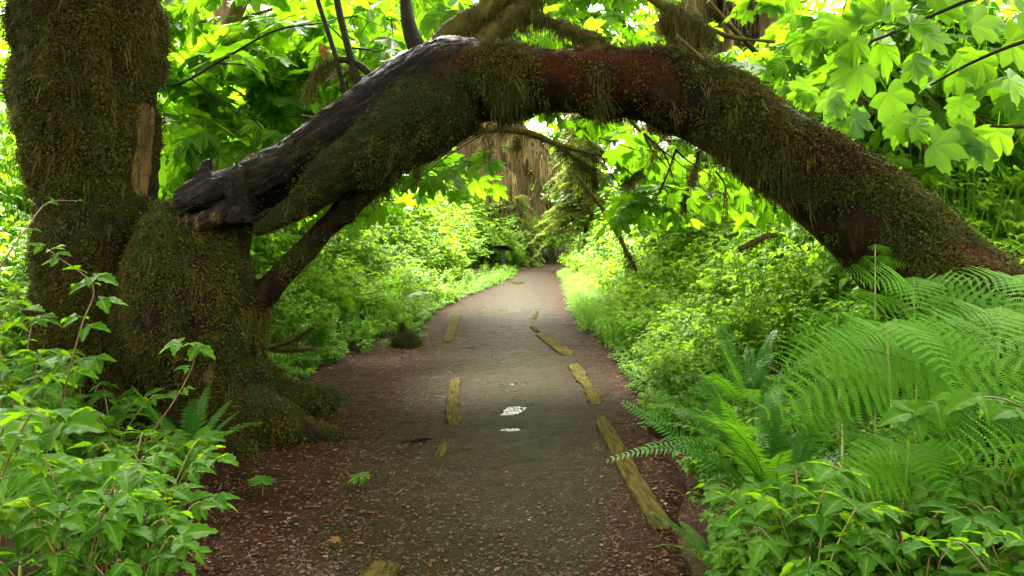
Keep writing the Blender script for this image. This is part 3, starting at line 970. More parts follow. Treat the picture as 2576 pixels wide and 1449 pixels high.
for (x, y, l, a, w) in [(705, 530, 40, 40, 7), (760, 492, 46, 33, 8), (800, 452, 52, 62, 10), (815, 430, 34, 50, 7), (668, 556, 44, 25, 6), (596, 428, 26, 95, 6), (604, 436, 20, 70, 5), (588, 440, 22, 110, 5), (452, 500, 20, 200, 5), (450, 520, 26, 190, 5), (470, 528, 24, 215, 5), (530, 408, 18, 75, 4), (640, 552, 60, 30, 7)]:
    p0 = at(x - 12 * math.cos(R(a)), y + 12 * math.sin(R(a)), 6.08); p1 = at(x + l * math.cos(R(a)), y - l * math.sin(R(a)), 6.06)
    sp.add(*tube([p0 - Vector(aoff), p0.lerp(p1, .6) - Vector(aoff) + Vector((0, 0, .01)), p1 - Vector(aoff)], [w * 6.1 / F, w * .6 * 6.1 / F, .0015], 5))
sp.build('splinter', M['limb'], arched)['kind'] = 'stuff'

def ab_dens(c, n):
    W = c + aoff
    px = W[:, 0] * F / W[:, 1] + CX; py = HY - (W[:, 2] - EYE) * F / W[:, 1]
    t, s = along(px, py)
    l = fbm(W * 3.0, 3, 51)
    bow = np.clip(0.30 + 2.1 * l + .40 * s + .4 * sstep(1850, 2300, px), 0.04, 1)
    tb = np.exp(-((px - 1120) / 150) ** 2) * sstep(0.3, 0.65, s) * (px < 1330)
    rs = np.exp(-((px - 2480) / 110) ** 2 - ((py - 640) / 50) ** 2)
    low = 0.5 + 0.7 * l
    d = np.where(px > 1000, bow * (1 - tb) * (1 - .8 * rs), np.clip(low, 0.03, 1))
    d = np.where((px < 1000) & (py > 950), d * .35, d)
    d = np.where((px > 590) & (px < 960) & (py < 780), d * .12, d)
    return d * (n[:, 1] < 0.6) * (px < 2700)
def ab_kind(c, n, r):
    W = c + Vector(aoff)
    px = W.x * F / W.y + CX; py = HY - (W.z - EYE) * F / W.y
    q = r.random() + 0.9 * vnoise(np.array([[W.x * 2.6, W.y * 2.6, W.z * 2.6]]), 87)[0]
    rz = math.exp(-((px - 1600) / 130) ** 2 - ((py - 170) / 50) ** 2) + math.exp(-((px - 2110) / 110) ** 2 - ((py - 385) / 60) ** 2)
    if r.random() < rz * .85: return r.integers(5, 7)
    if n.z > .45 and r.random() < .7: return r.integers(0, 5)
    if n.z < -0.35 and r.random() < .28: return r.integers(7, 10)
    if q < 0.26: return r.integers(3, 5)
    if q < 0.34: return r.integers(5, 7)
    return r.integers(0, 3) if r.random() < .93 else r.integers(7, 10)
moss_on(am, arched, 12500, ab_dens, ab_kind, 2, (0.4, 1.3))

moss_on(LB.data, LB, 480, lambda c, n: np.clip(.5 + 1.2 * fbm(c * 4, 3, 71), .05, 1) * (n[:, 1] < .5) * (n[:, 2] < .75), lambda c, n, r: r.integers(0, 5) if r.random() < .9 else r.integers(7, 10), 8, (.5, 1.0))

# mossy limbs and dark saplings that rise from the top of the arch
def stem_part(name, pts, y, n, ns, mat, bump=0.0, parent=None, po=None, seed=0):
    rows = []
    for p in pts:
        yy = p[3] if len(p) > 3 else y
        rows.append((*at(p[0], p[1], yy), p[2] * yy / F))
    S = spline(rows, n)
    V, Fc = tube(S[:, :3], np.maximum(S[:, 3], .0025), ns)
    if bump:
        c = np.repeat(S[:, :3], ns, 0)
        d = V - c; d /= np.linalg.norm(d, axis=1)[:, None] + 1e-9
        V = V + d * (bump * fbm(V * 9, 3, seed))[:, None]
    if po is None: po = aoff
    return MB().add(V - po, Fc).build(name, mat, parent or arched, True)

def moss_hang(name, pts_rad, parent, po, n, seed, long=0.5, size=(.6, 1.3)):
    """fringe of moss under and round a limb given as (x,y,z,r) samples"""
    r = np.random.default_rng(seed)
    S = np.asarray(pts_rad)
    mats, scl, idx = [], [], []
    for k in range(n):
        i = r.integers(0, len(S) - 1); t = r.random()
        p = S[i] * (1 - t) + S[i + 1] * t
        T = S[i + 1][:3] - S[i][:3]; T /= np.linalg.norm(T) + 1e-9
        a = r.normal(0, 1, 3); a -= T * (a @ T)
        if r.random() < .5: a[2] = -abs(a[2])
        a /= np.linalg.norm(a) + 1e-9
        z = Vector(a)
        B = basis(Vector((0, 0, 1)) if abs(z.z) < .9 else Vector(T), z).to_4x4()
        B.translation = Vector(p[:3] - po) + z * p[3] * .9
        mats.append(B); scl.append(r.uniform(*size))
        idx.append(r.integers(7, 10) if r.random() < long else r.integers(0, 3))
    return scatter(name, mats, scl, idx, TUFT, parent)

def samples(pts, y, n=40):
    rows = []
    for p in pts:
        yy = p[3] if len(p) > 3 else y
        rows.append((*at(p[0], p[1], yy), p[2] * yy / F))
    return spline(rows, n)

mossy = [[(1100, 150, 40), (1135, 90, 36), (1190, 52, 34), (1250, 5, 28), (1310, -70, 20), (1350, -200, 12)],
         [(1205, 130, 40), (1235, 85, 34), (1285, 45, 32), (1330, 5, 24), (1420, -90, 14)],
         [(1310, 40, 11), (1380, 55, 10), (1435, 78, 15), (1480, 95, 18), (1522, 103, 7)]]
for k, q in enumerate(mossy):
    stem_part('limb', q, 6.55, 26, 10, M['mossy_bark'], .03, seed=200 + k)
    moss_hang('limb_moss', samples(q, 6.55), arched, aoff, [640, 460, 300][k], 210 + k, .3, (.5, 1.0))
for k, q in enumerate([[(1085, 160, 22), (1050, 120, 24), (1030, 70, 20), (1020, 0, 15), (1012, -160, 9)],
                       [(905, 225, 13), (888, 165, 10), (868, 90, 9), (848, 0, 9), (835, -120, 6)],
                       [(873, 262, 6), (852, 170, 6), (825, 80, 6), (798, -5, 6), (780, -90, 4)],
                       [(950, 222, 10), (925, 182, 9), (895, 160, 9), (858, 150, 8), (820, 165, 6), (790, 200, 5)]]):
    stem_part('sapling', q, 6.4, 22, 9, M['sapling'])
r = random.Random(61)
for k in range(18):
    if k < 10:
        a = r.choice(((1140, 80), (1200, 45), (1290, 40), (1380, 55), (1030, 60), (880, 120))); d = (r.uniform(-150, 220), r.uniform(-90, 40))
    else:
        a = r.choice(((1250, 318), (1480, 305), (1620, 335), (1700, 375), (1800, 430))); d = (r.uniform(-60, 110), r.uniform(50, 150))
    b = (a[0] + d[0] * .5 + r.uniform(-20, 20), a[1] + d[1] * .4, 2.2); c = (a[0] + d[0], a[1] + d[1], 1.0)
    q = [(a[0], a[1], 3.2), b, c]
    stem_part('twig', q, 6.6, 10, 4, M['twig'])
    if k % 3 == 0: moss_hang('twig_moss', samples(q, 6.6, 12), arched, aoff, 26, 300 + k, .5, (.3, .6))
# moss on the saplings' feet and on the bent one
moss_hang('limb_moss', samples([(905, 235, 14), (895, 200, 11), (885, 180, 10)], 6.4), arched, aoff, 40, 240, .2, (.4, .8))
moss_hang('limb_moss', samples([(850, 152, 7), (815, 165, 7), (790, 200, 6), (770, 250, 6)], 6.4), arched, aoff, 90, 241, .6, (.5, 1.0))
moss_hang('limb_moss', samples([(1085, 160, 24), (1060, 135, 24)], 6.4), arched, aoff, 40, 242, .2, (.4, .8))
# fungi on the foot of the trunk
r = random.Random(3)
spots = [(545, 985), (560, 1000), (572, 992), (580, 1010), (566, 1018), (590, 1022), (552, 1040), (578, 1040), (588, 1052), (560, 1058), (596, 1070), (618, 1065), (540, 1050), (585, 1075), (470, 905), (610, 840), (622, 850)]
bf = MB()
a = np.linspace(0, math.pi, 7)
bf.add(np.concatenate([[(0, 0, 0)], np.stack([np.cos(a), -np.sin(a) * .8, .12 * np.sin(a)], -1), [(0, 0, -.25)]]),
       [(0, k + 1, k + 2) for k in range(6)] + [(8, k + 2, k + 1) for k in range(6)])
bfm = bf.mesh('bracket_fungus', M['fungus'])
from mathutils.bvhtree import BVHTree
am.calc_loop_triangles()
bvh = BVHTree.FromPolygons([v.co for v in am.vertices], [tuple(p.vertices) for p in am.polygons])
camv = Vector((0, 0, EYE))
def on_arch(px, py):
    d = (at(px, py, 6.0) - camv).normalized()
    loc, nn, i, ds = bvh.ray_cast(camv - Vector(aoff), d)
    return (loc, nn) if loc else (at(px, py, 6.0) - Vector(aoff), Vector((0, -1, 0)))
for (x, y) in spots:
    loc, nn = on_arch(x, y)
    o = bpy.data.objects.new('bracket_fungus', bfm)
    o.location = loc; s = r.uniform(.018, .034); o.scale = (s, s, s)
    o.rotation_euler = (0, r.uniform(-.5, .5), math.atan2(nn.x, -nn.y))
    link(o, arched)

# ------------------------------------------------------------------ maples
def leaf_obj(parent, meshes, r, p, d, nr, size, name='leaf', po=Vector((0, 0, 0))):
    o = bpy.data.objects.new(name, meshes[r.randrange(len(meshes))])
    B = basis(d, nr).to_4x4()
    B.translation = Vector(p) - po + Vector(d).normalized() * size * .5
    o.matrix_local = B @ Matrix.Scale(size, 4)
    return link(o, parent)

def maple(name, label, root_xy, trunk_pts, limbs, leaf_boxes, n_leaf_obj, n_spray, lsize, seed, protos=None, meshes=None, face=0.55, twigs=True, group=None, trunk_mat=None, limb_moss=0):
    """trunk_pts/limbs: rows (x,y,z,r). leaf_boxes: (x0,x1,y0,y1,z0,z1,weight) regions the crown fills"""
    r = random.Random(seed)
    protos = protos or SPRAY; meshes = meshes or MAPLE
    root = Vector((root_xy[0], root_xy[1], HZ(*root_xy)))
    t = thing(name, label, 'tree', root, 0, group)
    if trunk_pts:
        S = spline(trunk_pts, 24)
        V, Fc = tube(S[:, :3] - np.array(root), S[:, 3], 9)
        MB().add(V, Fc).build('trunk', trunk_mat or M['mossy_bark'], t, True)
    samp = []
    for q in limbs:
        S = spline(q, 24)
        V, Fc = tube(S[:, :3] - np.array(root), S[:, 3], 6)
        MB().add(V, Fc).build('branch', M['twig'] if S[0, 3] < .035 and not limb_moss else M['mossy_bark'], t, True)
        samp.append(S[4:, :3])
        if limb_moss: moss_hang('branch_moss', S, t, np.array(root), limb_moss, seed + len(samp), .6, (.5, 1.1))
    samp = np.concatenate(samp) if samp else None
    tot = sum(b[6] for b in leaf_boxes)
    def pos():
        x = r.uniform(0, tot)
        for b in leaf_boxes:
            x -= b[6]
            if x <= 0: break
        return Vector((r.uniform(b[0], b[1]), r.uniform(b[2], b[3]), r.uniform(b[4], b[5])))
    tw = MB()
    def twig(p):
        if samp is None: return
        d = np.linalg.norm(samp - np.array(p) + np.array([0, 0, .15]), axis=1)
        b = Vector(samp[d.argmin()])
        if (b - p).length < .05 or (b - p).length > 2.6: return
        mid = b.lerp(p, .5) + Vector((r.uniform(-.08, .08), r.uniform(-.08, .08), r.uniform(0, .15)))
        V, Fc = tube(spline([b - root, mid - root, p - root], 5), np.linspace(.008, .004, 5), 3, False)
        tw.add(V, Fc)
    mats, scl, idx = [], [], []
    for k in range(n_spray):
        p = pos()
        d = Vector((r.uniform(-1, 1), r.uniform(-1, .6), r.uniform(-.35, .1)))
        nz = Vector((r.uniform(-.35, .35), (face if r.random() < .72 else -face) * r.uniform(.2, 1.2), 1))
        B = basis(d, nz).to_4x4(); B.translation = p - root
        mats.append(B); scl.append(lsize / .17 * r.uniform(.75, 1.2)); idx.append(r.randrange(len(protos)))
        if twigs and k % 2 == 0: twig(p)
    if mats: scatter('foliage', mats, scl, idx, protos, t)
    nl = 0
    while nl < n_leaf_obj:
        p = pos()
        tw2, lf = spray_mb(meshes, 8, .6 * lsize / .17, lsize, r)
        d = Vector((r.uniform(-1, 1), r.uniform(-1, .4), r.uniform(-.35, .1)))
        B = basis(d, Vector((r.uniform(-.35, .35), (face if r.random() < .72 else -face) * r.uniform(.3, 1.3), 1)))
        Vt = [tuple(B @ Vector(v) + p - root) for v in tw2.v[0]]
        tw.add(Vt, tw2.f)
        if twigs: twig(p)
        for (lp, ld, ln, sz) in lf:
            if nl >= n_leaf_obj: break
            leaf_obj(t, meshes, r, B @ lp + p, B @ ld, B @ ln, sz, po=root); nl += 1
    if tw.n: tw.build('twigs', M['twig'], t)['kind'] = 'stuff'
    return t

def pl(rows, y=None):
    return [(*at(a, b, d), c) for (a, b, d, c) in rows]

# maple beyond the left half of the arch: big pale leaves fill the space between trunk and arch
maple('maple_tree', 'pale green maple whose large leaves fill the gap between upright trunk and arch', (-4.6, 10.5),
      [(-4.6, 10.5, 0, .16), (-4.3, 10.3, 2, .13), (-3.6, 10, 4, .10), (-2.4, 9.8, 6, .06)],
      [pl([(330, 160, 7.9, .014), (430, 215, 7.9, .013), (560, 150, 7.9, .012), (690, 78, 7.9, .010), (810, 58, 7.9, .008)]),
       pl([(540, 160, 8.0, .009), (620, 165, 8.0, .008), (700, 200, 8.0, .007), (820, 205, 8.0, .005)]),
        pl([(470, 190, 8.0, .008), (560, 260, 8.0, .008), (640, 300, 8.0, .006), (760, 290, 8.0, .005)]),
       pl([(600, -40, 9.5, .016), (760, 15, 9.5, .014), (900, 40, 9.5, .012), (1080, 60, 9.5, .008)]),
       pl([(380, 380, 9.4, .014), (520, 320, 9.4, .012), (640, 290, 9.4, .010), (760, 230, 9.4, .008)]),
       pl([(420, 60, 9.0, .014), (520, 20, 9.0, .012), (600, -40, 9.0, .010)])],
      [(-4.6, -1.0, 8.4, 9.6, 2.2, 4.4, 1.0), (-4.4, -1.6, 9.0, 11.5, 1.9, 4.5, 1.0), (-1.6, 0.6, 8.6, 10.5, 3.3, 4.6, .5)],
      300, 150, .24, 11, face=.9)
maple('maple_tree', 'tall maple standing deeper in the wood behind the left thicket', (-6.5, 14.5),
      [(-6.5, 14.5, 0, .14), (-6.2, 14.3, 3, .11), (-5.5, 14.2, 6, .08), (-4.5, 14, 9, .05)],
      [[(-6.2, 14.3, 3, .04), (-5.0, 13.8, 3.8, .03), (-3.4, 13.3, 4.2, .015)], [(-5.8, 14.2, 5, .04), (-3.8, 14, 5.6, .03), (-1.4, 13.6, 5.6, .015)]],
      [(-9.5, -2.5, 12.5, 16, 1.8, 5.4, 1)], 0, 250, .24, 12, face=.9)
# maple right of the path whose branch hangs under the arch
maple('maple_tree', 'maple with mossy drooping branch and darker leaves hanging below the crown of the arch', (4.5, 11.5),
      [(4.5, 11.5, 0, .05), (4.3, 11, 1.5, .042), (3.5, 10, 3.2, .035), (2.2, 9, 4.2, .028)],
      [pl([(1130, 345, 8.2, .020), (1250, 325, 8.2, .038), (1330, 335, 8.2, .042), (1400, 362, 8.2, .030), (1480, 385, 8.2, .020), (1560, 400, 8.2, .010)]),
       pl([(1400, 365, 8.2, .022), (1450, 400, 8.2, .020), (1490, 428, 8.2, .014), (1500, 470, 8.2, .008)]),
       pl([(1620, 330, 8.0, .014), (1640, 400, 8.0, .012), (1560, 470, 8.0, .008)]),
       pl([(1760, 380, 8.0, .014), (1740, 450, 8.0, .010), (1720, 520, 8.0, .006)])],
      [(0.75, 1.9, 7.4, 9.2, 1.8, 2.75, 1.0), (1.3, 2.4, 7.8, 9.5, 1.7, 2.7, .4), (-1.25, -.65, 7.8, 8.6, 1.9, 2.4, .13)],
      120, 4, .19, 13, SPRAY, MAPLE, .9, limb_moss=95)
# right hand maples
maple('maple_tree', 'broad maple rising over the right shoulder of the arch with lime green leaves', (6.4, 10.0),
      [(6.4, 10, 0, .10), (6.2, 9.8, 2, .08), (5.6, 9.4, 4, .09), (4.6, 9, 6, .05)],
      [pl([(2500, 330, 8.0, .03), (2380, 250, 8.0, .02), (2250, 200, 8.0, .016), (2100, 130, 8.0, .01)]),
       pl([(2560, 120, 8.5, .03), (2400, 60, 8.5, .022), (2250, 10, 8.5, .014)]),
       pl([(2100, 190, 7.4, .018), (2200, 270, 7.4, .018), (2300, 340, 7.4, .012), (2400, 400, 7.4, .008)])],
      [(3.0, 6.2, 7.6, 9.8, 2.0, 4.2, 1.0), (3.5, 5.0, 8.0, 10.0, 3.0, 4.6, .5), (4.4, 7.5, 8.5, 11.5, .9, 3.6, .6)],
      300, 210, .23, 14, face=.5, limb_moss=70)
maple('maple_tree', 'smaller leaved maple deeper behind the right end of the arch', (9.0, 15.0),
      [(9, 15, 0, .14), (8.7, 14.8, 3, .11), (8.0, 14.4, 6, .07), (7, 14, 8, .05)],
      [[(8.7, 14.8, 2.5, .05), (7, 14.4, 3.6, .03), (5.4, 14, 4.0, .015)], [(8.5, 14.6, 4, .05), (6.6, 14.2, 5.2, .03), (4.6, 14, 5.6, .015)]],
      [(4.6, 12, 12.5, 17, 1.2, 5.2, 1)], 0, 340, .22, 15, face=.5)
maple('maple_tree', 'sunlit maple crown beyond the top of the arch', (1.2, 20.0),
      [(3.6, 19, 0, .13), (3.4, 18.6, 3, .11), (2.6, 18, 6, .07), (1.5, 17.5, 8, .05)],
      [[(3.3, 18.5, 3.5, .05), (1.8, 17.8, 5.0, .03), (-.5, 17, 6.0, .015)]],
      [(-3.5, 2.9, 15.5, 20, 5.0, 8.5, 1)], 0, 420, .24, 16, face=.6)
# maple in front, its trunk just outside the picture: very large leaves at the upper right
mt = maple('maple_tree', 'maple branch with very large bright leaves at the upper right, before the arch', (3.1, 3.9),
      [(3.1, 3.9, 0, .10), (3.05, 3.9, 1.6, .085), (2.9, 3.95, 3.2, .06)],
      [pl([(2760, -70, 3.9, .018), (2500, -20, 4.0, .012), (2330, 45, 4.1, .009), (2160, 110, 4.1, .008), (2060, 60, 4.3, .005)]),
       pl([(2730, 60, 3.8, .014), (2560, 110, 3.9, .010), (2440, 160, 4.1, .008), (2340, 215, 4.2, .006)]),
       pl([(2740, 330, 3.9, .014), (2600, 320, 3.9, .010), (2490, 318, 4.0, .006)])],
      [(1.55, 2.7, 3.9, 4.6, 2.35, 2.95, .8)], 0, 0, .2, 17)
r = random.Random(9)
rt = Vector(mt.location)
def big_leaf(px, py, y, L_px, ang, tilt=.35, dark=False):
    d = Vector((math.sin(R(ang)), r.uniform(-.25, .1), math.cos(R(ang))))
    nr = Vector((r.uniform(-.3, .3), -1, tilt))
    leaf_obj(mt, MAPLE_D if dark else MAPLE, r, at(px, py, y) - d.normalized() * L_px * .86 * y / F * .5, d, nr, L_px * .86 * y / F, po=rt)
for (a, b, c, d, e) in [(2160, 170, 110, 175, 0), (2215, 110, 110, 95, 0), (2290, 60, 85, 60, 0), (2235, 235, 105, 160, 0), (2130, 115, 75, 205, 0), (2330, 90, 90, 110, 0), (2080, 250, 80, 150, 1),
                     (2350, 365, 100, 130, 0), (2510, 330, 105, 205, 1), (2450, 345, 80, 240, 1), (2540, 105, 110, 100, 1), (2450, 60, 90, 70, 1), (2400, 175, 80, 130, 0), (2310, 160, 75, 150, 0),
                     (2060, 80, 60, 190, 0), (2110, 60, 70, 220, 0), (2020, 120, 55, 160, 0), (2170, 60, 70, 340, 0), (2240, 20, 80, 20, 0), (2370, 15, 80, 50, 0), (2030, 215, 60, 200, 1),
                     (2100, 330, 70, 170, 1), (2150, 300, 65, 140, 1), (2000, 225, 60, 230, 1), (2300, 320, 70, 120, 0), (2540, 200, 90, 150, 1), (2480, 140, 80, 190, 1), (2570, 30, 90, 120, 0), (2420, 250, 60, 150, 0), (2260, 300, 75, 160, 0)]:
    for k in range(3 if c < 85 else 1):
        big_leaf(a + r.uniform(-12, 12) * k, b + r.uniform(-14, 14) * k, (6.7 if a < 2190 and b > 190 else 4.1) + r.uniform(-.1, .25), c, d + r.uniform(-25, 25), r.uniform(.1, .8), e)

# hanging moss clump on a limb at the top right, and thin mossy branches beside it
o_ = thing('mossy_branch', 'hanging clump of shaggy moss on a dead branch above the right part of the arch', 'branch', at(1700, 60, 6.2))
q = [(1600, -30, 8), (1660, 8, 12), (1720, 40, 16), (1780, 70, 8), (1850, 95, 5), (1950, 105, 4)]
stem_part('branch', q, 6.2, 20, 7, M['mossy_bark'], .01, o_, np.array(o_.location[:]))
moss_hang('branch_moss', samples([(1680, 10, 22), (1700, 40, 30), (1730, 60, 30), (1760, 75, 18), (1790, 90, 8)], 6.2), o_, np.array(o_.location[:]), 300, 250, .75, (.6, 1.2))
moss_hang('branch_moss', samples([(1690, 60, 10), (1688, 110, 8), (1685, 150, 5)], 6.2), o_, np.array(o_.location[:]), 60, 251, .9, (.5, 1.0))
q = [(1700, 90, 5), (1770, 150, 5), (1850, 210, 5), (1930, 270, 5), (2030, 330, 4)]
stem_part('branch', q, 5.7, 20, 6, M['mossy_bark'], .006, o_, np.array(o_.location[:]))
moss_hang('branch_moss', samples(q, 5.7), o_, np.array(o_.location[:]), 80, 252, .4, (.35, .8))
# moss beards that hang below the arch
for k, (x0, y0, y1) in enumerate([(1222, 335, 395), (1048, 405, 440), (1735, 420, 480), (1790, 400, 480), (1818, 470, 560), (1640, 350, 400), (1300, 340, 372)]):
    moss_hang('moss_beard', samples([(x0, y0, 6), (x0 + 3, (y0 + y1) / 2, 7), (x0 + 6, y1, 3)], 6.5), arched, aoff, 22, 260 + k, .9, (.35, .9))

# ------------------------------------------------------------------ far wood
def conifer_branch_mb(r, L=2.2, drape=True, green=True):
    mb = MB()
    pts = spline([(0, 0, 0), (0, L * .5, -.05 * L), (0, L, -.35 * L)], 7)
    V, Fc = tube(pts, np.linspace(.03, .008, 7), 4); mb.add(V, Fc)
    return mb, pts
def drape_mb(r):
    """curtain of hanging moss strands below a drooping branch"""
    mb, pts = conifer_branch_mb(r)
    for k in range(60):
        p = Vector(spline(pts, 30)[r.randrange(4, 30)])
        l = r.uniform(.3, 1.3); w = r.uniform(.02, .055)
        a = r.uniform(0, math.pi)
        s = Vector((math.cos(a), math.sin(a), 0)) * w
        j = Vector((r.uniform(-.1, .1), r.uniform(-.1, .1), 0))
        mb.add([p - s, p + s, p + s * .8 + j * .5 - Vector((0, 0, l * .6)), p - s * .8 + j * .5 - Vector((0, 0, l * .6)), p + j - Vector((0, 0, l))], [(0, 1, 2, 3), (3, 2, 4)])
    return mb
def needle_mb(r, L=1.6):
    mb, pts = conifer_branch_mb(r, L)
    for k in range(80):
        t = r.uniform(.12, 1); p = Vector(spline(pts, 30)[int(t * 29)])
        s = 1 if k % 2 else -1
        d = Vector((s * r.uniform(.6, 1), r.uniform(.3, .8), r.uniform(-.55, -.05))).normalized() * (.42 * (1.1 - t) + .1) * r.uniform(.6, 1.1)
        w = Vector((0, .03, .012))
        mb.add([p - w, p + w, p + d * .6 + w, p + d * .6 - w, p + d], [(0, 1, 2, 3), (3, 2, 4)])
    return mb
DRAPE = [proto('moss_drape', drape_mb(random.Random(60 + k)), M['drape']) for k in range(3)]
NEEDLE = [proto('needle_branch', needle_mb(random.Random(70 + k)), M['conifer']) for k in range(3)]

def conifer(label, x, y, rad, h, nd, nn, z0, z1, seed, group=None, spread=1.0, name='conifer_tree', zn=None):
    r = random.Random(seed)
    g = HZ(x, y)
    t = thing(name, label, 'tree', (x, y, g), 0, group)
    S = spline([(0, 0, -.2, rad * 1.3), (0, 0, 1.2, rad * 1.02), (r.uniform(-.2, .2), 0, h * .5, rad * .85), (0, 0, h, rad * .15)], 16)
    V, Fc = tube(S[:, :3], S[:, 3], 12)
    V[:, :2] *= (1 + .06 * fbm(V * 2.5, 3, seed))[:, None]
    MB().add(V, Fc).build('trunk', M['far_bark'], t, True)
    for nm, n, pr_, za, zb in (('moss_drapes', nd, DRAPE, z0, z1), ('foliage', nn, NEEDLE, zn[0] if zn else z0, zn[1] if zn else h)):
        if not n: continue
        mats, scl, idx = [], [], []
        for k in range(n):
            a = r.uniform(0, 2 * math.pi); z = r.uniform(za, zb)
            m = Matrix.Rotation(a, 4, 'Z') @ Matrix.Rotation(r.uniform(-.35, .1), 4, 'X')
            m.translation = (0, 0, z)
            s = spread * (1.25 - .8 * max(0, z / h)) * r.uniform(.7, 1.2)
            mats.append(m); scl.append(s); idx.append(r.randrange(3))
        scatter(nm, mats, scl, idx, pr_, t)
    return t
FARG = 'mossy conifer trunks of the far wood'
cset = [(-2.6, 41, .45, 26, 0, 60), (-1.0, 44, .42, 28, 1, 40), (-4.6, 42, .5, 26, 2, 75), (0.4, 47, .5, 28, 3, 25), (-6.6, 45, .4, 24, 4, 60), (3.6, 48, .5, 26, 5, 20), (-9.5, 40, .5, 24, 6, 40), (-13, 36, .5, 24, 7, 30), (-16, 30, .45, 24, 8, 25),
        (8.5, 42, .45, 26, 9, 50), (12, 36, .5, 26, 10, 60), (16.5, 34, .5, 26, 11, 40)]
FL = {0: 'brown moss draped conifer trunk left of the one above the sign', 1: 'reddish conifer trunk straight above the sign in the far wood', 2: 'conifer trunk hidden in the thickest golden moss curtains left of the sign', 3: 'slim reddish conifer trunk just right of the sign in the far wood', 4: 'far conifer trunk seen close under the left limb of the arch', 5: 'far conifer trunk behind the drooping hemlock',
      6: 'far conifer trunk behind the left maple, nearest the arch', 7: 'far conifer trunk behind the left maple, midway', 8: 'far conifer trunk behind the left maple, close to the upright trunk', 9: 'far moss hung conifer behind the leaves below the right shoulder of the arch', 10: 'far moss hung conifer above the right shoulder of the arch', 11: 'far moss hung conifer at the right behind the broad maple'}
for (x, y, rd, h, s, nd) in cset:
    conifer(FL[s], x, y, rd, h, nd, 14 if abs(x) > 4 else 5, 2.2, 9.5 if abs(x) > 2 else 7.5, 300 + s, FARG, 1.15, zn=(12, 24))
conifer('conifer hung with pale golden moss behind the right shoulder of the arch', 5.5, 21, .34, 17, 260, 70, 3.0, 11.5, 330, None, 1.15)
conifer('young drooping hemlock with pale tips beside the bend of the path', 3.2, 35, .12, 7.5, 0, 190, .8, 3.5, 331, None, 1.35, 'hemlock_tree', (2.0, 7.3))
conifer('low blue green young conifer in front of the far brown trunks', .3, 40, .09, 3.6, 0, 70, .5, 3, 332, None, .9, 'hemlock_tree', (.3, 3.5))

# leafy backdrop of the wood: one mass
mats, scl, idx = [], [], []
r = random.Random(44)
for k in range(3000):
    x = r.uniform(-42, 46); y = r.uniform(34, 66)
    if abs(x) < 8 and y < 50: y = r.uniform(50, 64)
    if abs(x) < 14 and y < 34: continue
    z = r.uniform(1.0, 19) if abs(x - 0) > 5 else r.uniform(1, 9.0)
    B = basis(Vector((r.uniform(-1, 1), r.uniform(-1, .3), r.uniform(-.4, .1))), Vector((r.uniform(-.4, .4), -.5, 1))).to_4x4()
    B.translation = (x, y, z)
    mats.append(B); scl.append(r.uniform(2.0, 3.6)); idx.append(r.randrange(5))
for k in range(230):
    B = basis(Vector((r.uniform(-1, 1), r.uniform(-1, .3), r.uniform(-.4, .1))), Vector((r.uniform(-.4, .4), .3, 1))).to_4x4()
    B.translation = (r.uniform(-6, 6), r.uniform(50, 62), r.uniform(8, 19))
    mats.append(B); scl.append(r.uniform(1.8, 3.0)); idx.append(r.randrange(5))
scatter('distant_foliage', mats, scl, idx, SPRAY)

mats, scl, idx = [], [], []
r = random.Random(46)
for k in range(330):
    x = r.uniform(-24, 24); y = r.uniform(-26, -11)
    mats.append(rotz((x, y, r.uniform(.5, 15)), r.uniform(0, 6.28), r.uniform(-.5, .3), r.uniform(0, 6.3))); scl.append(r.uniform(1.8, 3.2)); idx.append(r.randrange(3))
scatter('shade_boughs_behind', mats, scl, idx, BOUGH)  # boughs added out of view behind the camera to darken surfaces facing it

# ------------------------------------------------------------------ undergrowth
def bush_mb(r, n, hgt, rad, size, segs=3, stems=7):
    mb = MB()
    heads = []
    for k in range(stems):
        a = r.uniform(0, 6.28); q = rad * r.uniform(.2, 1)
        top = Vector((math.cos(a) * q, math.sin(a) * q, hgt * r.uniform(.65, 1.08)))
        b = Vector((math.cos(a) * q * .25, math.sin(a) * q * .25, 0))
        S = spline([b, b.lerp(top, .55) + Vector((0, 0, hgt * .12)), top], 6)
        V, Fc = tube(S, np.linspace(.008, .003, 6), 3, False); mb.add(V, Fc)
        heads.append(spline(S, 24))
    for k in range(n):
        S = heads[k % stems]
        t = r.uniform(.25, 1) ** .6
        p = Vector(S[int(t * 23)]) + Vector((r.gauss(0, .10), r.gauss(0, .10), r.gauss(0, .05))) * (rad / .5)
        a = r.uniform(0, 6.28)
        d = Vector((math.cos(a), math.sin(a), r.uniform(-.45, .25)))
        nr = Vector((r.uniform(-.45, .45), r.uniform(-.45, .45), 1))
        trifoliate(mb, size * r.uniform(.7, 1.2), segs, 0.0 if segs < 5 else .08, r, basis(d, nr), p)
    return mb
BUSH = [proto('thicket_bush', bush_mb(random.Random(500 + k), 165, 1.35, .55, .095), M['thicket']) for k in range(5)]
BUSH += [proto('broad_bush', bush_mb(random.Random(510 + k), 70, 1.55, .5, .15, 4, 9), M['thicket']) for k in range(2)]
BUSH += [proto('twiggy_bush', bush_mb(random.Random(515 + k), 60, 1.75, .45, .075, 3, 16), M['thicket']) for k in range(2)]
HERB = [proto('herb', bush_mb(random.Random(520 + k), 34, .26, .22, .06, 3, 6), M['herb']) for k in range(4)]
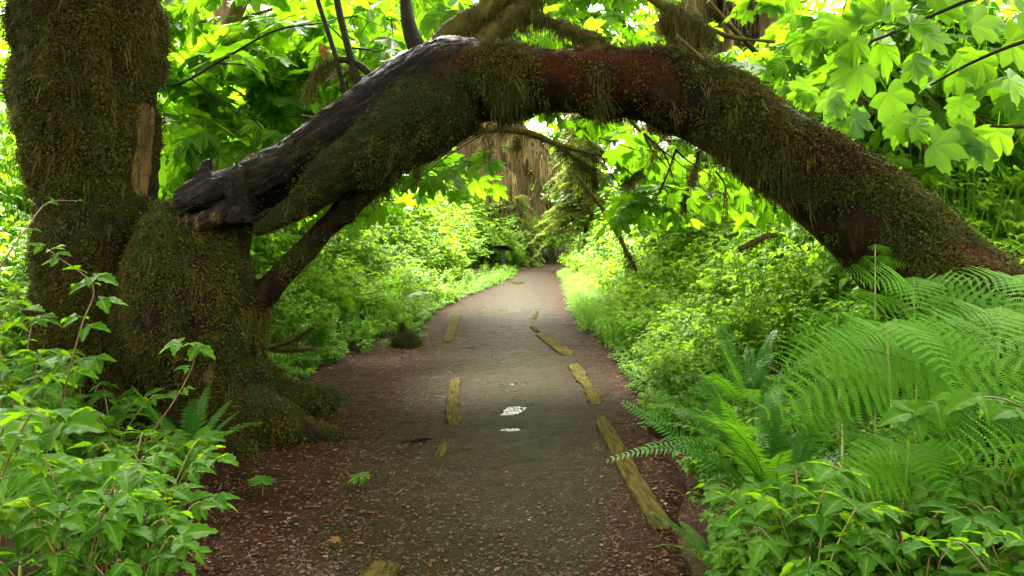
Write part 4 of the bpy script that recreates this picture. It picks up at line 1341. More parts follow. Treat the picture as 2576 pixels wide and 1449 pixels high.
def grass_mb(r, n=34):
    mb = MB()
    for k in range(n):
        a = r.uniform(0, 6.28); l = r.uniform(.25, .55); w = .005
        b = Vector((r.gauss(0, .06), r.gauss(0, .06), 0)); d = Vector((math.cos(a), math.sin(a), 0))
        s = Vector((-d.y, d.x, 0)) * w
        P1 = b + d * l * .2 + Vector((0, 0, l * .6)); P2 = b + d * l * .5 + Vector((0, 0, l * .78)); P3 = b + d * l * .8 + Vector((0, 0, l * .6))
        mb.add([b - s, b + s, P1 + s, P1 - s, P2 + s * .8, P2 - s * .8, P3], [(0, 1, 2, 3), (3, 2, 4, 5), (5, 4, 6)])
    return mb
GRASS = [proto('grass_tuft', grass_mb(random.Random(540 + k)), M['grass']) for k in range(3)]

mats, scl, idx = [], [], []
r = random.Random(21)
def thicket(n, x0, x1, y0, y1, dmin, smin, smax, drop=None):
    for k in range(n):
        y = y0 + (y1 - y0) * r.random(); x = r.uniform(x0, x1)
        d = float(off_path(np.array([x]), np.array([y]))[0])
        if d < dmin: continue
        if x < 0 and (x + 2.7) ** 2 + (y - 6.6) ** 2 < 1.2: continue
        s = (smin + (smax - smin) * float(sstep(0.3, 3.2, np.array([d]))[()][0] if True else 0)) * r.choice((r.uniform(.6, 1.1), r.uniform(.85, 1.2), r.uniform(.9, 1.45)))
        if 20 < y < 34.7 and 1180 < CX + x * F / y < 1345: s = min(s, r.uniform(.14, .28))      # low plants before the sign
        mats.append(rotz((x, y, HZ(x, y) - .05), r.uniform(0, 6.28), r.uniform(0, .2), r.uniform(0, 6.28))); scl.append(s); idx.append(r.choice((0, 1, 2, 3, 4, 5, 6, 7, 8)))
thicket(380, -9, -1.4, 9.5, 15, .08, .38, 1.15)
thicket(420, -12, -.8, 15, 24, .08, .38, 1.7)
thicket(520, -16, 1.5, 24, 40, .08, .38, 2.0)
thicket(400, 1.3, 8, 7.6, 14, .08, .38, 1.1)
thicket(420, 1.3, 11, 14, 24, .08, .38, 1.75)
thicket(420, 1.6, 15, 24, 40, .1, .5, 2.0)
thicket(26, -2.4, .3, 35.0, 36.4, 0, 1.0, 1.2)
thicket(40, .2, 6, 36, 46, .25, .8, 1.3)
thicket(260, -26, 30, 36, 50, .9, 1.1, 1.9)
thicket(160, -8, -3.6, 6.5, 10, .6, .5, .9)
thicket(90, 2.8, 8, 5.6, 8, .6, .5, .8)
scatter('undergrowth', mats, scl, idx, BUSH)

mats, scl, idx = [], [], []
for k in range(2600):
    y = 2.6 + 30 * r.random() ** 1.5
    side = r.random() < .5
    if y > 9 and r.random() < .55: continue
    l, rr_ = edges(y)
    d = abs(r.gauss(0, .55)) - .12 * (y > 8)
    x = float(l - d if side else rr_ + d)
    if side and y < 8.2 and x > -3.4: continue
    if not side and y < 6.5 and d < .25: continue
    mats.append(rotz((x, y, HZ(x, y) - .02), r.uniform(0, 6.28), r.uniform(0, .2), r.uniform(0, 6.28))); scl.append(r.uniform(.6, 1.35) * (0.55 + .6 * min(d, .9))); idx.append(r.randrange(4))
scatter('ground_herbs', mats, scl, idx, HERB)
mats, scl, idx = [], [], []
for k in range(260):
    y = r.uniform(11, 26); side = r.random() < .08
    l, rr_ = edges(y); d = abs(r.gauss(0, .35)) + .05
    x = float(l - d if side else rr_ + d)
    if side and y < 12: continue
    mats.append(rotz((x, y, HZ(x, y) - .02), r.uniform(0, 6.28))); scl.append(r.uniform(.6, 1.2)); idx.append(r.randrange(3))
scatter('grass', mats, scl, idx, GRASS)

# ------------------------------------------------------------------ ferns
def frond_mb(L, W, pairs, r, arch=.5, mat=None):
    """sword fern frond: rises along +Y/+Z and bows over; narrow blades in pairs"""
    mb = MB()
    t = np.linspace(0, 1, 24)
    P = np.stack([0 * t, L * (t * .55 + arch * .35 * t * t), L * (t * .85 - arch * .62 * t ** 2.4)], -1)
    V, Fc = tube(P[::3], np.linspace(.005, .0015, len(P[::3])), 3, False); mb.add(V, Fc)
    tw = r.uniform(-.3, .3)
    for k in range(pairs):
        u = .12 + .87 * k / pairs
        i = u * 23; j = int(i)
        p = Vector(P[j] + (P[min(j + 1, 23)] - P[j]) * (i - j))
        T = Vector(P[min(j + 1, 23)] - P[max(j - 1, 0)]).normalized()
        up = Vector((1, 0, 0)).cross(T).normalized()
        wl = W * min(1, (u - .05) * 4.0) * (1 - u) ** .45 * 1.15
        for s in (1, -1):
            d = (Vector((s, 0, 0)) + T * .28 + up * r.uniform(-.02, .22)).normalized()
            l = wl * r.uniform(.92, 1.06)
            wd = T * .0078 * (L / .9)
            m_ = p + d * l * .55 - up * l * .06
            e = p + d * l - up * l * .20 + T * l * .10
            b = p + d * .004
            mb.add([b - wd * .7, b + wd * .9, m_ + wd * .9, m_ - wd * .6, e], [(0, 1, 2, 3), (3, 2, 4)] if s > 0 else [(3, 2, 1, 0), (4, 2, 3)])
    return mb
FROND = [frond_mb(1.0, .12, 40, random.Random(600 + k), a).mesh('frond', M['fern']) for k, a in enumerate((.2, .4, .62, .92))]
FROND_DEAD = frond_mb(.55, .09, 24, random.Random(611), 1.2).mesh('frond', M['dead'])

def sword_fern(label, x, y, n, L, seed, group=None, z=None, lean=(0, 0), dead=0):
    r = random.Random(seed)
    t = thing('sword_fern', label, 'fern', (x, y, (HZ(x, y) if z is None else z) - .02), 0, group)
    for k in range(n):
        a = 2 * math.pi * k / n + r.uniform(-.3, .3)
        o = bpy.data.objects.new('frond', FROND[r.randrange(4)])
        s = L * r.uniform(.75, 1.1)
        o.matrix_local = Matrix.Rotation(a, 4, 'Z') @ Matrix.Rotation(r.uniform(-.25, .2), 4, 'X') @ Matrix.Rotation(r.uniform(-.3, .3), 4, 'Y') @ Matrix.Scale(s, 4)
        link(o, t)
    for k in range(dead):
        o = bpy.data.objects.new('frond', FROND_DEAD)
        o['label'] = 'dead brown frond'
        o.matrix_local = Matrix.Rotation(r.uniform(0, 6.3), 4, 'Z') @ Matrix.Scale(L, 4)
        link(o, t)
    return t
def gp(px, py):
    """ground point seen at (px, py)"""
    y = EYE * F / (py - HY)
    return (px - CX) * y / F, y
sword_fern('large upright sword fern at the right path edge beside the nearest board', 1.48, 4.5, 20, 1.05, 1, dead=3)
sword_fern('sword fern leaning over the right edge of the path beside the broken plank', 1.66, 5.4, 15, 1.0, 2, dead=2)
sword_fern('sword fern between the right path edge and the tall bracken', 1.95, 6.5, 14, 1.05, 3, dead=2)
sword_fern('dark sword fern tucked against the foot of the upright trunk', -2.15, 5.35, 13, .72, 4, dead=2)
sword_fern('dark sword fern left of the arch base, half hidden by berry leaves', -2.75, 5.3, 12, .75, 5)
sword_fern('low sword fern with glossy drooping fronds at the lower left', -2.35, 4.5, 10, .62, 6, dead=2)
sword_fern('tall pale sword fern in the thicket left of the path beyond the arch', *gp(965, 800), 12, 1.15, 7)
sword_fern('sword fern low in the bottom right corner in deep shade', .98, 3.75, 11, .45, 8)
sword_fern('sword fern with long pale fronds under the bracken', 2.15, 5.0, 12, .8, 9)
sword_fern('sword fern far to the right below the leaning trunk', 3.3, 8.2, 12, .95, 10)
sword_fern('small sword fern in the thicket behind the right hand plank', 2.35, 8.8, 10, .7, 11)

def bracken_blade_mb(L, r):
    """one triangular blade lying along +Y: pinnae in pairs, each set with small blunt pinnules"""
    mb = MB()
    n = 12
    P = lambda u: Vector((0, L * u, .06 * L * math.sin(math.pi * u) - .20 * L * u * u))
    V, Fc = tube([P(u) for u in np.linspace(0, 1, 9)], np.linspace(.0042, .001, 9), 4, False); mb.add(V, Fc)
    for k in range(n):
        u = .06 + .92 * k / n
        p = P(u)
        l = L * .40 * (1 - u) ** .8 * (1.0 if u > .14 else .8) * r.uniform(.92, 1.06) + .012
        for s in (1, -1):
            d = Vector((s, .38, -.05)).normalized()
            q = Vector((-s * .38, 1, 0)).normalized()
            m = max(5, int(l / .0145))
            droop = r.uniform(.03, .20)
            rib = [p + d * l * t - Vector((0, 0, droop * l * t * t)) for t in (0, .5, 1)]
            w = q * .0012
            mb.add([rib[0] - w, rib[0] + w, rib[1] + w, rib[1] - w, rib[2]], [(0, 1, 2, 3), (3, 2, 4)])
            for j in range(m):
                t = (j + .4) / m
                b = p + d * l * t - Vector((0, 0, droop * l * t * t))
                pl_ = (.115 * l * (1 - t) ** .6 + .006) * (.8 if j == 0 else 1)
                for s2 in (1, -1):
                    e = (q * s2 + d * .22).normalized() * pl_
                    wv = d * .0050
                    dz = Vector((0, 0, -.18 * pl_)); up = Vector((0, 0, .002))
                    mb.add([b - wv, b + wv, b + e * .75 + wv * .85 + up, b + e + dz, b + e * .75 - wv * .8 + up], [(0, 1, 2, 4), (4, 2, 3)])
    return mb
BLADE = [bracken_blade_mb(.85, random.Random(700 + k)).mesh('blade', M['bracken']) for k in range(3)]
def bracken(label, x, y, top, rz, seed, size=1.0, pairs=3, lean=.0):
    r = random.Random(seed)
    g = HZ(x, y)
    t = thing('bracken_fern', label, 'fern', (x, y, g), rz)
    pts = spline([(0, 0, -.02), (r.uniform(-.03, .03), .0, top * .5), (0, -lean * .5, top * .85), (0, -lean, top * .98)], 12)
    V, Fc = tube(pts, np.linspace(.009, .003, 12), 6); MB().add(V, Fc).build('stem', M['bracken_stem'], t, True)
    for k in range(pairs):
        u = .55 + .42 * k / pairs
        p = Vector(pts[int(u * 11)])
        for s in (1, -1):
            o = bpy.data.objects.new('blade', BLADE[r.randrange(3)])
            sc = size * (1 - .2 * k) * r.uniform(.9, 1.05)
            o.matrix_local = Matrix.Translation(p) @ Matrix.Rotation(s * (-1.15 + .12 * k) + r.uniform(-.15, .15), 4, 'Z') @ Matrix.Rotation(r.uniform(-.30, .22), 4, 'X') @ Matrix.Rotation(-s * r.uniform(.25, .95), 4, 'Y') @ Matrix.Scale(sc, 4)
            link(o, t)
    o = bpy.data.objects.new('blade', BLADE[0])
    o.matrix_local = Matrix.Translation(Vector(pts[-1])) @ Matrix.Rotation(r.uniform(-.5, .5), 4, 'Z') @ Matrix.Rotation(-.35, 4, 'X') @ Matrix.Scale(size * .6, 4)
    link(o, t)
    return t
bracken('tall bracken with a bare pale stem, foremost of the right hand ferns', 1.88, 4.02, 1.10, R(180), 1, 1.0)
bracken('bracken at the right edge of the picture beside the tall bare stem', 2.55, 4.2, 1.14, R(165), 2, 1.1)
bracken('bracken behind the tall bare stemmed one, spreading towards the path', 2.0, 4.95, 1.05, R(195), 3, 1.05)
bracken('flat topped bracken standing in front of the leaning trunk end', 2.45, 4.9, 1.25, R(175), 4, 1.15)
bracken('pale bracken low on the right behind broad berry leaves', 2.3, 3.5, .85, R(190), 5, .85)
bracken('bracken low at the right below the tall bare stem', 1.75, 3.55, .62, R(170), 6, .75)
bracken('bracken furthest right beneath the leaning trunk', 3.1, 4.8, 1.25, R(160), 7, 1.15)
bracken('small bracken at the lower left edge among berry leaves', -2.15, 3.5, .62, R(185), 8, .55)
bracken('thin bracken spear rising beside the underside of the leaning trunk', 2.35, 5.2, 1.45, R(180), 9, .45, 4)
bracken('bracken in the bottom right corner above the berry leaves', 2.75, 3.85, .92, R(172), 12, .95)
bracken('low bracken leaning out over the upright sword fern', 1.78, 4.35, .78, R(205), 13, .8)
bracken('bracken deep in the shade between the right hand stems', 2.25, 3.95, .8, R(188), 14, .9)
bracken('bracken filling the middle of the right hand ferns', 2.15, 4.5, 1.05, R(185), 11, 1.0)

# ------------------------------------------------------------------ salmonberry plants in the foreground, every leaf its own object
def berry_plant(n_cane, hgt, spread, lsize, seed, leaves_per=9):
    r = random.Random(seed)
    t = thing('berry_plant', 'x', 'plant')
    for k in range(n_cane):
        a = 2 * math.pi * k / n_cane + r.uniform(-.5, .5)
        h = hgt * r.uniform(.65, 1.1); q = spread * r.uniform(.5, 1.1)
        top = Vector((math.cos(a) * q, math.sin(a) * q, h))
        S = spline([(0, 0, -.03), Vector((math.cos(a) * q * .25, math.sin(a) * q * .25, h * .6)), top.lerp(Vector((0, 0, h)), .25) + Vector((0, 0, .05)), top], 16)
        V, Fc = tube(S, np.linspace(.0055, .002, 16), 5, False)
        MB().add(V, Fc).build('cane', M['cane'] if r.random() < .5 else M['stem'], t, True)
        for j in range(leaves_per):
            u = .28 + .72 * (j + r.uniform(0, .5)) / leaves_per
            p = Vector(S[min(15, int(u * 15))])
            b = a + (1 if j % 2 else -1) * r.uniform(.6, 2.0)
            if j == leaves_per - 1: b = a
            d = Vector((math.cos(b), math.sin(b), r.uniform(-.35, .45)))
            nr = Vector((r.uniform(-.4, .4), r.uniform(-.6, .2), 1))
            o = bpy.data.objects.new('leaf', BERRY[r.randrange(6)])
            B = basis(d, nr).to_4x4(); B.translation = p
            o.matrix_local = B @ Matrix.Scale(lsize * r.uniform(.7, 1.2) * (.75 + .35 * u), 4)
            link(o, t)
    return t
PL = [berry_plant(4, .60, .32, .125, 800 + k, 6) for k in range(3)] + [berry_plant(3, .92, .34, .13, 810 + k, 8) for k in range(2)] + [berry_plant(4, .36, .30, .105, 820 + k, 5) for k in range(2)]
used = set()
def place_plant(kind, x, y, label, group, s=1.0, rz=None, r=random.Random(33)):
    src = PL[kind]
    o = src if kind not in used else copy_tree(src)
    used.add(kind)
    o.location = (x, y, HZ(x, y) - .01)
    o.rotation_euler = (0, 0, r.uniform(0, 6.28) if rz is None else rz)
    o.scale = (s, s, s)
    tag(o, label, 'plant', group)
    return o
r = random.Random(77)
LG, LL = 'berry plants in the left foreground', 'leafy green berry plant with toothed three part leaves in the left foreground thicket'
n = 0
while n < 40:
    y = r.uniform(2.75, 5.9)
    l = -1.22 - .42 * (y - 3.0) - (.15 if y > 4.6 else 0)
    x = l - abs(r.gauss(0, .7)) - .1
    if (x + 2.4) ** 2 + (y - 6.3) ** 2 < .75: continue
    if x < -y * .72 - .5: continue
    d = l - x
    kind = r.choice((5, 6)) if d < .35 else r.choice((0, 1, 2)) if d < .8 else r.choice((0, 1, 2, 3, 4))
    LL = ('low berry plant with toothed leaves spilling over the left edge of the path' if d < .35 else
          'berry plant with toothed leaves in the bottom left corner' if y < 3.9 and x < -1.75 else
          'berry plant with toothed leaves midway between the path and the bottom left corner' if y < 3.9 else
          'berry plant with toothed leaves growing in front of the foot of the upright trunk' if x > -2.6 else
          'bright berry plant with toothed leaves at the left picture edge before the upright trunk')
    place_plant(kind, x, y, LL, LG, r.uniform(.8, 1.1)); n += 1
n = 0
RG, RL = 'berry plants in the right foreground', 'bright green berry plant with toothed three part leaves in the lower right foreground'
while n < 20:
    y = r.uniform(2.6, 3.9)
    x = .95 + .12 * (y - 3) + abs(r.gauss(0, .75)) + .12
    if x > y * .68 + .4: continue
    if abs(x - 1.3) < .3 and y > 4.1: continue
    RL = ('low berry plant with toothed leaves at the bottom right along the path edge' if x < 1.35 else
          'berry plant with toothed leaves below the tall bare bracken stem' if x < 2.0 else
          'bright berry plant with toothed leaves in the bottom right corner')
    place_plant(r.choice((5, 6, 6, 5, 6, 1)), x, y, RL, RG, r.uniform(.75, 1.1)); n += 1
# single canes one can point at
def cane(label, pts, leaves, seed, lsize=.1):
    r = random.Random(seed)
    W = [at(*p) for p in pts]
    root = W[0]
    t = thing('berry_cane', label, 'plant', root)
    S = spline([tuple(w - root) for w in W], 24)
    V, Fc = tube(S, np.linspace(.006, .0025, 24), 5, False)
    MB().add(V, Fc).build('cane', M['cane'], t, True)
    for (u, ang, up, s) in leaves:
        p = Vector(S[int(u * 23)])
        d = Vector((math.cos(R(ang)), -math.sin(R(ang)) * .8, up))
        o = bpy.data.objects.new('leaf', BERRY[r.randrange(6)])
        B = basis(d, Vector((r.uniform(-.2, .2), -.35, 1))).to_4x4(); B.translation = p
        o.matrix_local = B @ Matrix.Scale(lsize * s, 4)
        link(o, t)
cane('long bare tan cane with a leaf tuft arching before the trunk foot', [(250, 1220, 4.6), (330, 1150, 4.7), (430, 1020, 4.8), (480, 930, 4.85), (490, 880, 4.85), (470, 862, 4.85)],
     [(1, 170, -.1, 1.3), (.95, 20, -.2, 1.2), (.9, 300, -.3, 1.1), (.97, 60, .2, .7), (.62, 150, .2, .7), (.5, 330, .2, .6)], 1)
cane('dark cane with broad leaves rising in front of the upright trunk near the left edge', [(150, 1060, 4.7), (170, 950, 4.7), (205, 820, 4.7), (235, 720, 4.75), (150, 650, 4.8), (118, 625, 4.85)],
     [(.4, 20, .2, 1.2), (.45, 190, .1, 1.2), (.55, 330, .1, 1.3), (.62, 200, .15, 1.3), (.66, 10, .1, 1.3), (.7, 80, .3, .9), (.82, 170, .0, .8), (.9, 20, .2, .8), (1, 150, .3, .8), (.98, 20, .3, .8), (.3, 160, .1, 1.2), (.25, 0, .1, 1.1)], 2, .105)
cane('slender reddish cane with small leaves at the left picture edge', [(-30, 720, 5.2), (20, 640, 5.2), (70, 570, 5.2), (120, 510, 5.3), (190, 505, 5.3)],
     [(.6, 160, .2, .7), (.75, 20, .2, .7), (.85, 120, .4, .5), (1, 10, .1, .4), (.4, 200, .1, .8), (.5, 340, 0, .7)], 3, .09)
cane('arching yellow cane carrying broad pale leaves over the bracken at the right edge', [(2740, 1220, 3.4), (2640, 1080, 3.4), (2540, 1010, 3.4), (2440, 1000, 3.45), (2330, 1030, 3.5)],
     [(.3, 200, .1, 1.3), (.4, 150, .2, 1.3), (.5, 250, -.2, 1.2), (.62, 170, .1, 1.4), (.75, 220, -.1, 1.3), (.9, 190, -.1, 1.4), (1, 170, -.2, 1.4)], 4, .115)

# ------------------------------------------------------------------ things along the path
def plank(label, pts, w, seed, h=.05, broken=0.0, name='plank'):
    """board lying in the path through ground pixels pts"""
    r = random.Random(seed)
    W = [gp(*p) for p in pts]
    c = Vector((*W[0], 0))
    S = spline([(a - c.x, b - c.y, 0) for a, b in W], 26)
    T = np.gradient(S, axis=0); T /= np.linalg.norm(T, axis=1)[:, None]
    Nn = np.stack([T[:, 1], -T[:, 0], 0 * T[:, 0]], -1)
    mb = MB(); V = []
    for i in range(26):
        u = i / 25
        wl = w / 2 * (1 + r.uniform(-.05, .05) + broken * r.uniform(-.45, .15))
        wr = w / 2 * (1 + r.uniform(-.05, .05) + broken * r.uniform(-.55, .15))
        if u < .05 or u > .95: wl *= r.uniform(.5, .95); wr *= r.uniform(.5, .95)
        zt = h * .62 + r.uniform(-.003, .003) + broken * r.uniform(-.012, .004)
        zt -= .03 * max(0, 1 - min(u, 1 - u) / .12) * r.uniform(.5, 1)      # ends sink into the gravel
        p = S[i]
        for (q, z) in ((-wl, -.05), (-wl, zt - .008), (-wl * .86, zt), (-wl * .2, zt + r.uniform(-.004, .004)), (wr * .4, zt + r.uniform(-.005, .003)), (wr * .86, zt), (wr, zt - .008), (wr, -.05)):
            V.append(p + Nn[i] * q + np.array([0, 0, z]))
    Fc = []
    for i in range(25):
        for j in range(7):
            a = i * 8 + j
            Fc.append((a, a + 1, a + 9, a + 8))
    Fc.append(tuple(range(7, -1, -1))); Fc.append(tuple(25 * 8 + j for j in range(8)))
    o = mb.add(V, Fc).build(name, M['plank'])
    o.location = c
    return tag(o, label, 'plank', 'old boards set along the path')
plank('long weathered board on the right side of the path, nearest to the viewer', [(1505, 1048), (1550, 1130), (1600, 1220), (1640, 1290), (1665, 1330)], .125, 1)
plank('split and rotted board between the two sound right hand boards', [(1440, 915), (1462, 950), (1490, 1000), (1502, 1020)], .16, 2, .05, .8)
plank('sound flat board right of the path centre, beyond the rotted one', [(1358, 840), (1395, 868), (1432, 896)], .20, 3)
plank('short board end poking from the gravel at the far right row', [(1340, 822), (1352, 836)], .10, 4)
plank('farthest sliver of board in the right row, nearly buried', [(1350, 783), (1343, 806)], .07, 5)
plank('straight board at the left of the path just before the wide puddle', [(1152, 792), (1140, 820), (1126, 860)], .16, 6)
plank('half buried board with ragged far end at the left of the path', [(1147, 952), (1140, 1000), (1138, 1040), (1146, 1072)], .125, 7, .05, .3)
plank('board end in the left row cut off by the bottom of the picture', [(980, 1422), (950, 1452), (905, 1500)], .135, 8)
plank('faint buried strip of wood in the left row near the dark stick', [(1118, 1112), (1104, 1152)], .08, 9, .02, .5)

# sign
x_, y_ = gp(1266, 682)
sg = thing('trail_sign', 'dark low wayside sign with slanted panel on a post beside the path', 'sign', (x_, y_, HZ(x_, y_)))
def box(cx, cy, cz, sx, sy, sz, rx=0.0, rz=0.0):
    V = np.array([(a * sx / 2, b * sy / 2, c * sz / 2) for a in (-1, 1) for b in (-1, 1) for c in (-1, 1)])
    m = np.array(Matrix.Rotation(rz, 3, 'Z') @ Matrix.Rotation(rx, 3, 'X'))
    V = V @ m.T + np.array([cx, cy, cz])
    return V, [(0, 1, 3, 2), (4, 6, 7, 5), (0, 4, 5, 1), (2, 3, 7, 6), (0, 2, 6, 4), (1, 5, 7, 3)]
MB().add(*box(0, 0, .42, .16, .12, .92)).build('post', M['sign'], sg)
MB().add(*box(0, 0, .015, .24, .20, .03)).build('foot_plate', M['sign'], sg)
pn = MB().add(*box(0, -.02, .95, .74, .66, .045, R(-20), R(-32))).build('panel', M['sign'], sg)
mb = MB(); mb.add(*box(0, -.02, .976, .64, .56, .006, R(-20), R(-32))); mb.build('panel_face', M['sign_face'], pn)
mb = MB(); mb.add(*box(0, 0, .86, .22, .2, .05)); mb.build('bracket', M['sign'], sg)

# mossy stump at the left edge of the path
x_, y_ = gp(1022, 872)
st = thing('stump', 'small mossy stump at the left edge of the path', 'stump', (x_, y_, 0))
me = remesh([tube([(0, 0, -.1), (0, 0, .08), (.01, 0, .18), (.03, 0, .24)], [.24, .2, .14, .04], 14), tube([(0, 0, .0), (.2, -.05, .02)], [.1, .05], 8), tube([(-.05, 0, .2), (-.07, 0, .33)], [.08, .03], 8)], .018, 3)
c, n_ = mesh_arrays(me)
set_co(me, c + n_ * (.03 * fbm(c * 9, 3, 5))[:, None]); me.materials.clear(); me.materials.append(M['trunk']); smooth(me)
attr(me, 'moss', np.full(len(c), .75)); attr(me, 'rust', np.full(len(c), .3)); attr(me, 'wood', np.zeros(len(c)))
link(bpy.data.objects.new('wood', me), st)
moss_on(me, st, 320, lambda c, n: np.ones(len(c)) * (n[:, 2] > -.3), lambda c, n, r: r.integers(0, 5), 5, (.5, .9))

# fallen mossy stick left of the path
sk = thing('fallen_branch', 'broken mossy branch lying on the bank behind the arch base', 'branch', at(720, 870, 8.5))
po = np.array(sk.location[:])
for q in ([(655, 880, 6, 8.7), (720, 862, 6, 8.5), (760, 842, 6, 8.4), (790, 822, 5, 8.3)], [(650, 872, 9, 8.9), (720, 878, 8, 8.8), (790, 876, 5, 8.8)]):
    stem_part('branch', q, 8.5, 14, 8, M['mossy_bark'], .012, sk, po, 7)
    moss_hang('branch_moss', samples(q, 8.5), sk, po, 60, 270, .3, (.4, .8))
# mossy leaning stems behind the right thicket
ls = thing('mossy_shrub', 'leaning mossy stem rising from the thicket right of the path bend', 'shrub', at(1540, 640, 15))
po = np.array(ls.location[:])
for q in ([(1600, 680, 4), (1580, 640, 5), (1545, 570, 6), (1490, 490, 5), (1440, 430, 3)],):
    stem_part('stem', q, 14.0, 18, 8, M['mossy_bark'], .04, ls, po, 9)
    moss_hang('stem_moss', samples(q, 14.0), ls, po, 50, 275, .5, (1.0, 2.0))
ms = thing('mossy_stick', 'short bent moss coated stick jutting from the thicket below the right of the arch', 'branch', at(1900, 610, 8))
q = [(1860, 628, 7), (1895, 610, 7), (1925, 595, 7), (1955, 590, 6)]
stem_part('branch', q, 8.0, 14, 7, M['mossy_bark'], .008, ms, np.array(ms.location[:]))
moss_hang('branch_moss', samples(q, 8.0), ms, np.array(ms.location[:]), 60, 280, .2, (.35, .7))

# seedlings, fallen leaves and sticks on the path
def seedling(label, px, py, n, size, seed):
    r = random.Random(seed); x, y = gp(px, py)
    t = thing('seedling', label, 'plant', (x, y, 0))
    V, Fc = tube([(0, 0, -.02), (.005, 0, size * .9)], [.003, .002], 5); MB().add(V, Fc).build('stem', M['stem'], t)
    for k in range(n):
        a = 6.28 * k / n + r.uniform(-.3, .3)
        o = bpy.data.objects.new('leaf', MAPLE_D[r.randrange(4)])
        B = basis(Vector((math.cos(a), math.sin(a), .1)), Vector((0, -.2, 1))).to_4x4(); B.translation = (0, 0, size * .9)
        o.matrix_local = B @ Matrix.Scale(size * r.uniform(.8, 1.1), 4)
        link(o, t)
seedling('dark seedling with drooping leaves alone on the gravel, lower left', 905, 1225, 4, .085, 1)
seedling('pale low seedling where the left berry plants meet the path', 660, 1245, 4, .10, 2)
def flat_leaf(name, label, loc, size, mat, seed, rz):
    m_ = MAPLE[seed % 4].copy(); m_.materials.clear(); m_.materials.append(mat)
    o = link(bpy.data.objects.new(name, m_))
    o.location = loc; o.rotation_euler = (R(4), R(-6), rz); o.scale = (size,) * 3
    tag(o, label, 'leaf')
x_, y_ = gp(1185, 876); flat_leaf('fallen_leaf', 'small dark red dead leaf on the path between the two rows of boards', (x_, y_, .03), .09, M['dead'], 1, .6)
x_, y_ = gp(850, 1370); flat_leaf('fallen_leaf', 'brown dead leaf on the soil near the bottom left of the path', (x_, y_, .03), .05, M['dead'], 2, 2.0)
lc, nn = on_arch(1470, 122); flat_leaf('fallen_leaf', 'pale tan leaf lying on top of the arch', at(1470, 117, 6.0), .10, M['dead'], 0, 1.7)
lc = at(810, 150, 6.3)
o = link(bpy.data.objects.new('dead_leaf', MAPLE[1].copy())); o.data.materials.clear(); o.data.materials.append(M['dead']); o.location = at(810, 118, 6.3); o.rotation_euler = (R(-80), 0, R(60)); o.scale = (.1, .1, .1)
tag(o, 'curled brown leaf caught on the bent mossy sapling', 'leaf')
x_, y_ = gp(1050, 1110)
stk = MB().add(*tube([(-.12, -.06, .0), (0, 0, .022), (.13, .09, .0)], [.016, .022, .006], 8)).build('stick', M['twig'], None, True); stk.location = (x_, y_, 0)
tag(stk, 'dark short stick lying on the gravel left of the board row', 'stick')
for k, (a, b, c) in enumerate([(690, 1085, .45), (700, 1060, .3)]):
    o = link(bpy.data.objects.new('dead_frond', FROND_DEAD)); loc, nn = on_arch(a, b)
    o.location = loc + Vector(aoff) + Vector((0, -.02, .02)); o.rotation_euler = (R(-120), R(20 * k), R(160)); o.scale = (c, c, c)
    tag(o, ['withered rust brown frond lying on the root of the arched trunk', 'smaller withered frond higher on the root of the arched trunk'][k], 'frond')

# gravel and needle litter
def rock_mb(r):
    V = []
    Fc = []
    a = [(0, 0, 1), (0, 0, -1)] + [(math.cos(k * 1.2566 + (.6 if q else 0)), math.sin(k * 1.2566 + (.6 if q else 0)), .45 if not q else -.45) for q in (0, 1) for k in range(5)]
    V = [tuple(Vector(v).normalized() * r.uniform(.7, 1.1) * Vector((1, .8, .6)).length) for v in a]
    V = [(v[0], v[1] * .8, v[2] * .55) for v in V]
    for k in range(5):
        j = (k + 1) % 5
        Fc += [(0, 2 + k, 2 + j), (2 + k, 7 + k, 2 + j), (2 + j, 7 + k, 7 + j), (1, 7 + j, 7 + k)]
    return MB().add(V, Fc)
ROCK = [proto('pebble', rock_mb(random.Random(k)), M['stone']) for k in range(4)]
mats, scl, idx = [], [], []
r = random.Random(91)
Zgrid = lambda x, y: 0.012 * fbm(np.array([[x, y, 0.]]) * 2.5, 4, 22)[0]
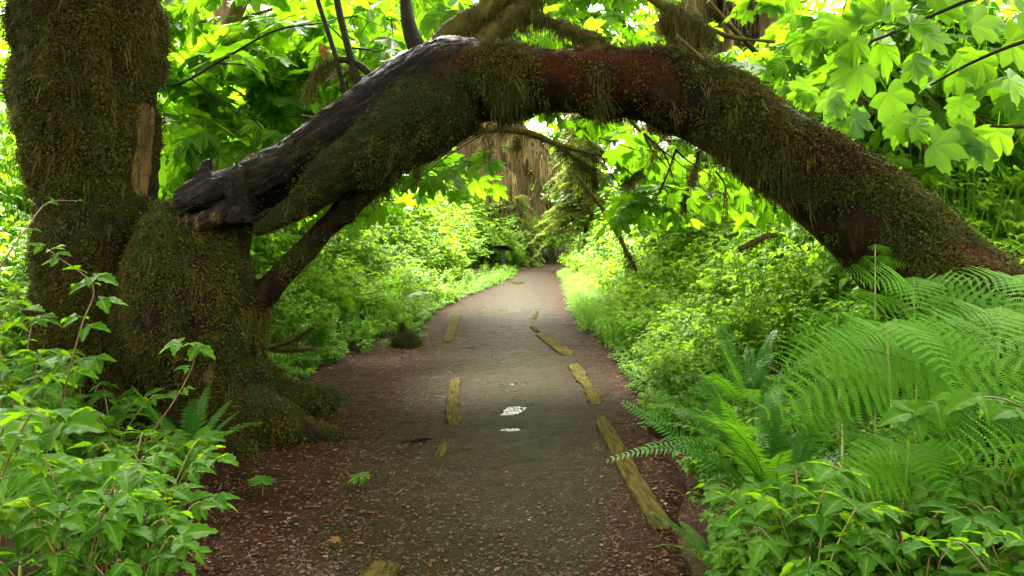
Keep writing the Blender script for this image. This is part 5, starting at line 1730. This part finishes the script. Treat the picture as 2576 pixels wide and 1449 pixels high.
for k in range(16000):
    y = 3.2 + 14 * r.random() ** 1.7
    l, rr_ = edges(y); x = r.uniform(float(l), float(rr_))
    mats.append(rotz((x, y, Zgrid(x, y) + .001), r.uniform(0, 6.28), r.uniform(0, .4), r.uniform(0, 6.3))); scl.append(.004 + .009 * r.random() ** 3); idx.append(r.randrange(4))
scatter('gravel', mats, scl, idx, ROCK)
NEED = [proto('needle', MB().add(*tube([(0, -.03, 0), (.004, 0, .003), (0, .03, 0)], [.0009, .0012, .0008], 3, False)), M['straw']) for k in range(2)]
mats, scl, idx = [], [], []
for k in range(8000):
    y = 3.2 + 11 * r.random() ** 1.6
    l, rr_ = edges(y); l, rr_ = float(l) - .2, float(rr_) + .3
    x = r.choice((l + abs(r.gauss(0, .7)), rr_ - abs(r.gauss(0, .35)), r.uniform(l, rr_)))
    mats.append(rotz((x, y, max(Zgrid(x, y), HZ(x, y) - .02) + .005), r.uniform(0, 6.28), r.uniform(-.1, .1), r.uniform(0, 6.3))); scl.append(r.uniform(.3, .95) * (2.6 if r.random() < .03 else 1)); idx.append(r.randrange(2))
scatter('needle_litter', mats, scl, idx, NEED)

CHIP = []
for k in range(4):
    q = random.Random(950 + k)
    n_ = 7
    ring = [(math.cos(6.283 * j / n_) * q.uniform(.5, 1), math.sin(6.283 * j / n_) * q.uniform(.3, .6), q.uniform(0, .25)) for j in range(n_)]
    CHIP.append(proto('litter_chip', MB().add([(0, 0, .05)] + ring, [(0, 1 + j, 1 + (j + 1) % n_) for j in range(n_)]), M['dead'] if k < 3 else M['straw']))
mats, scl, idx = [], [], []
r = random.Random(97)
for k in range(2600):
    y = 3.2 + 9 * r.random() ** 1.5
    l, rr_ = edges(y); l, rr_ = float(l) - .1, float(rr_) + .15
    x = r.choice((r.uniform(l, max(l + .3, -.8)), rr_ - abs(r.gauss(0, .28)), r.uniform(l, max(l + .3, -.7)), r.uniform(l, rr_)))
    mats.append(rotz((x, y, Zgrid(x, y) + .006), r.uniform(0, 6.28), r.uniform(-.25, .25), r.uniform(0, 6.3))); scl.append(.008 + .022 * r.random() ** 2); idx.append(r.randrange(4))
scatter('leaf_litter', mats, scl, idx, CHIP)
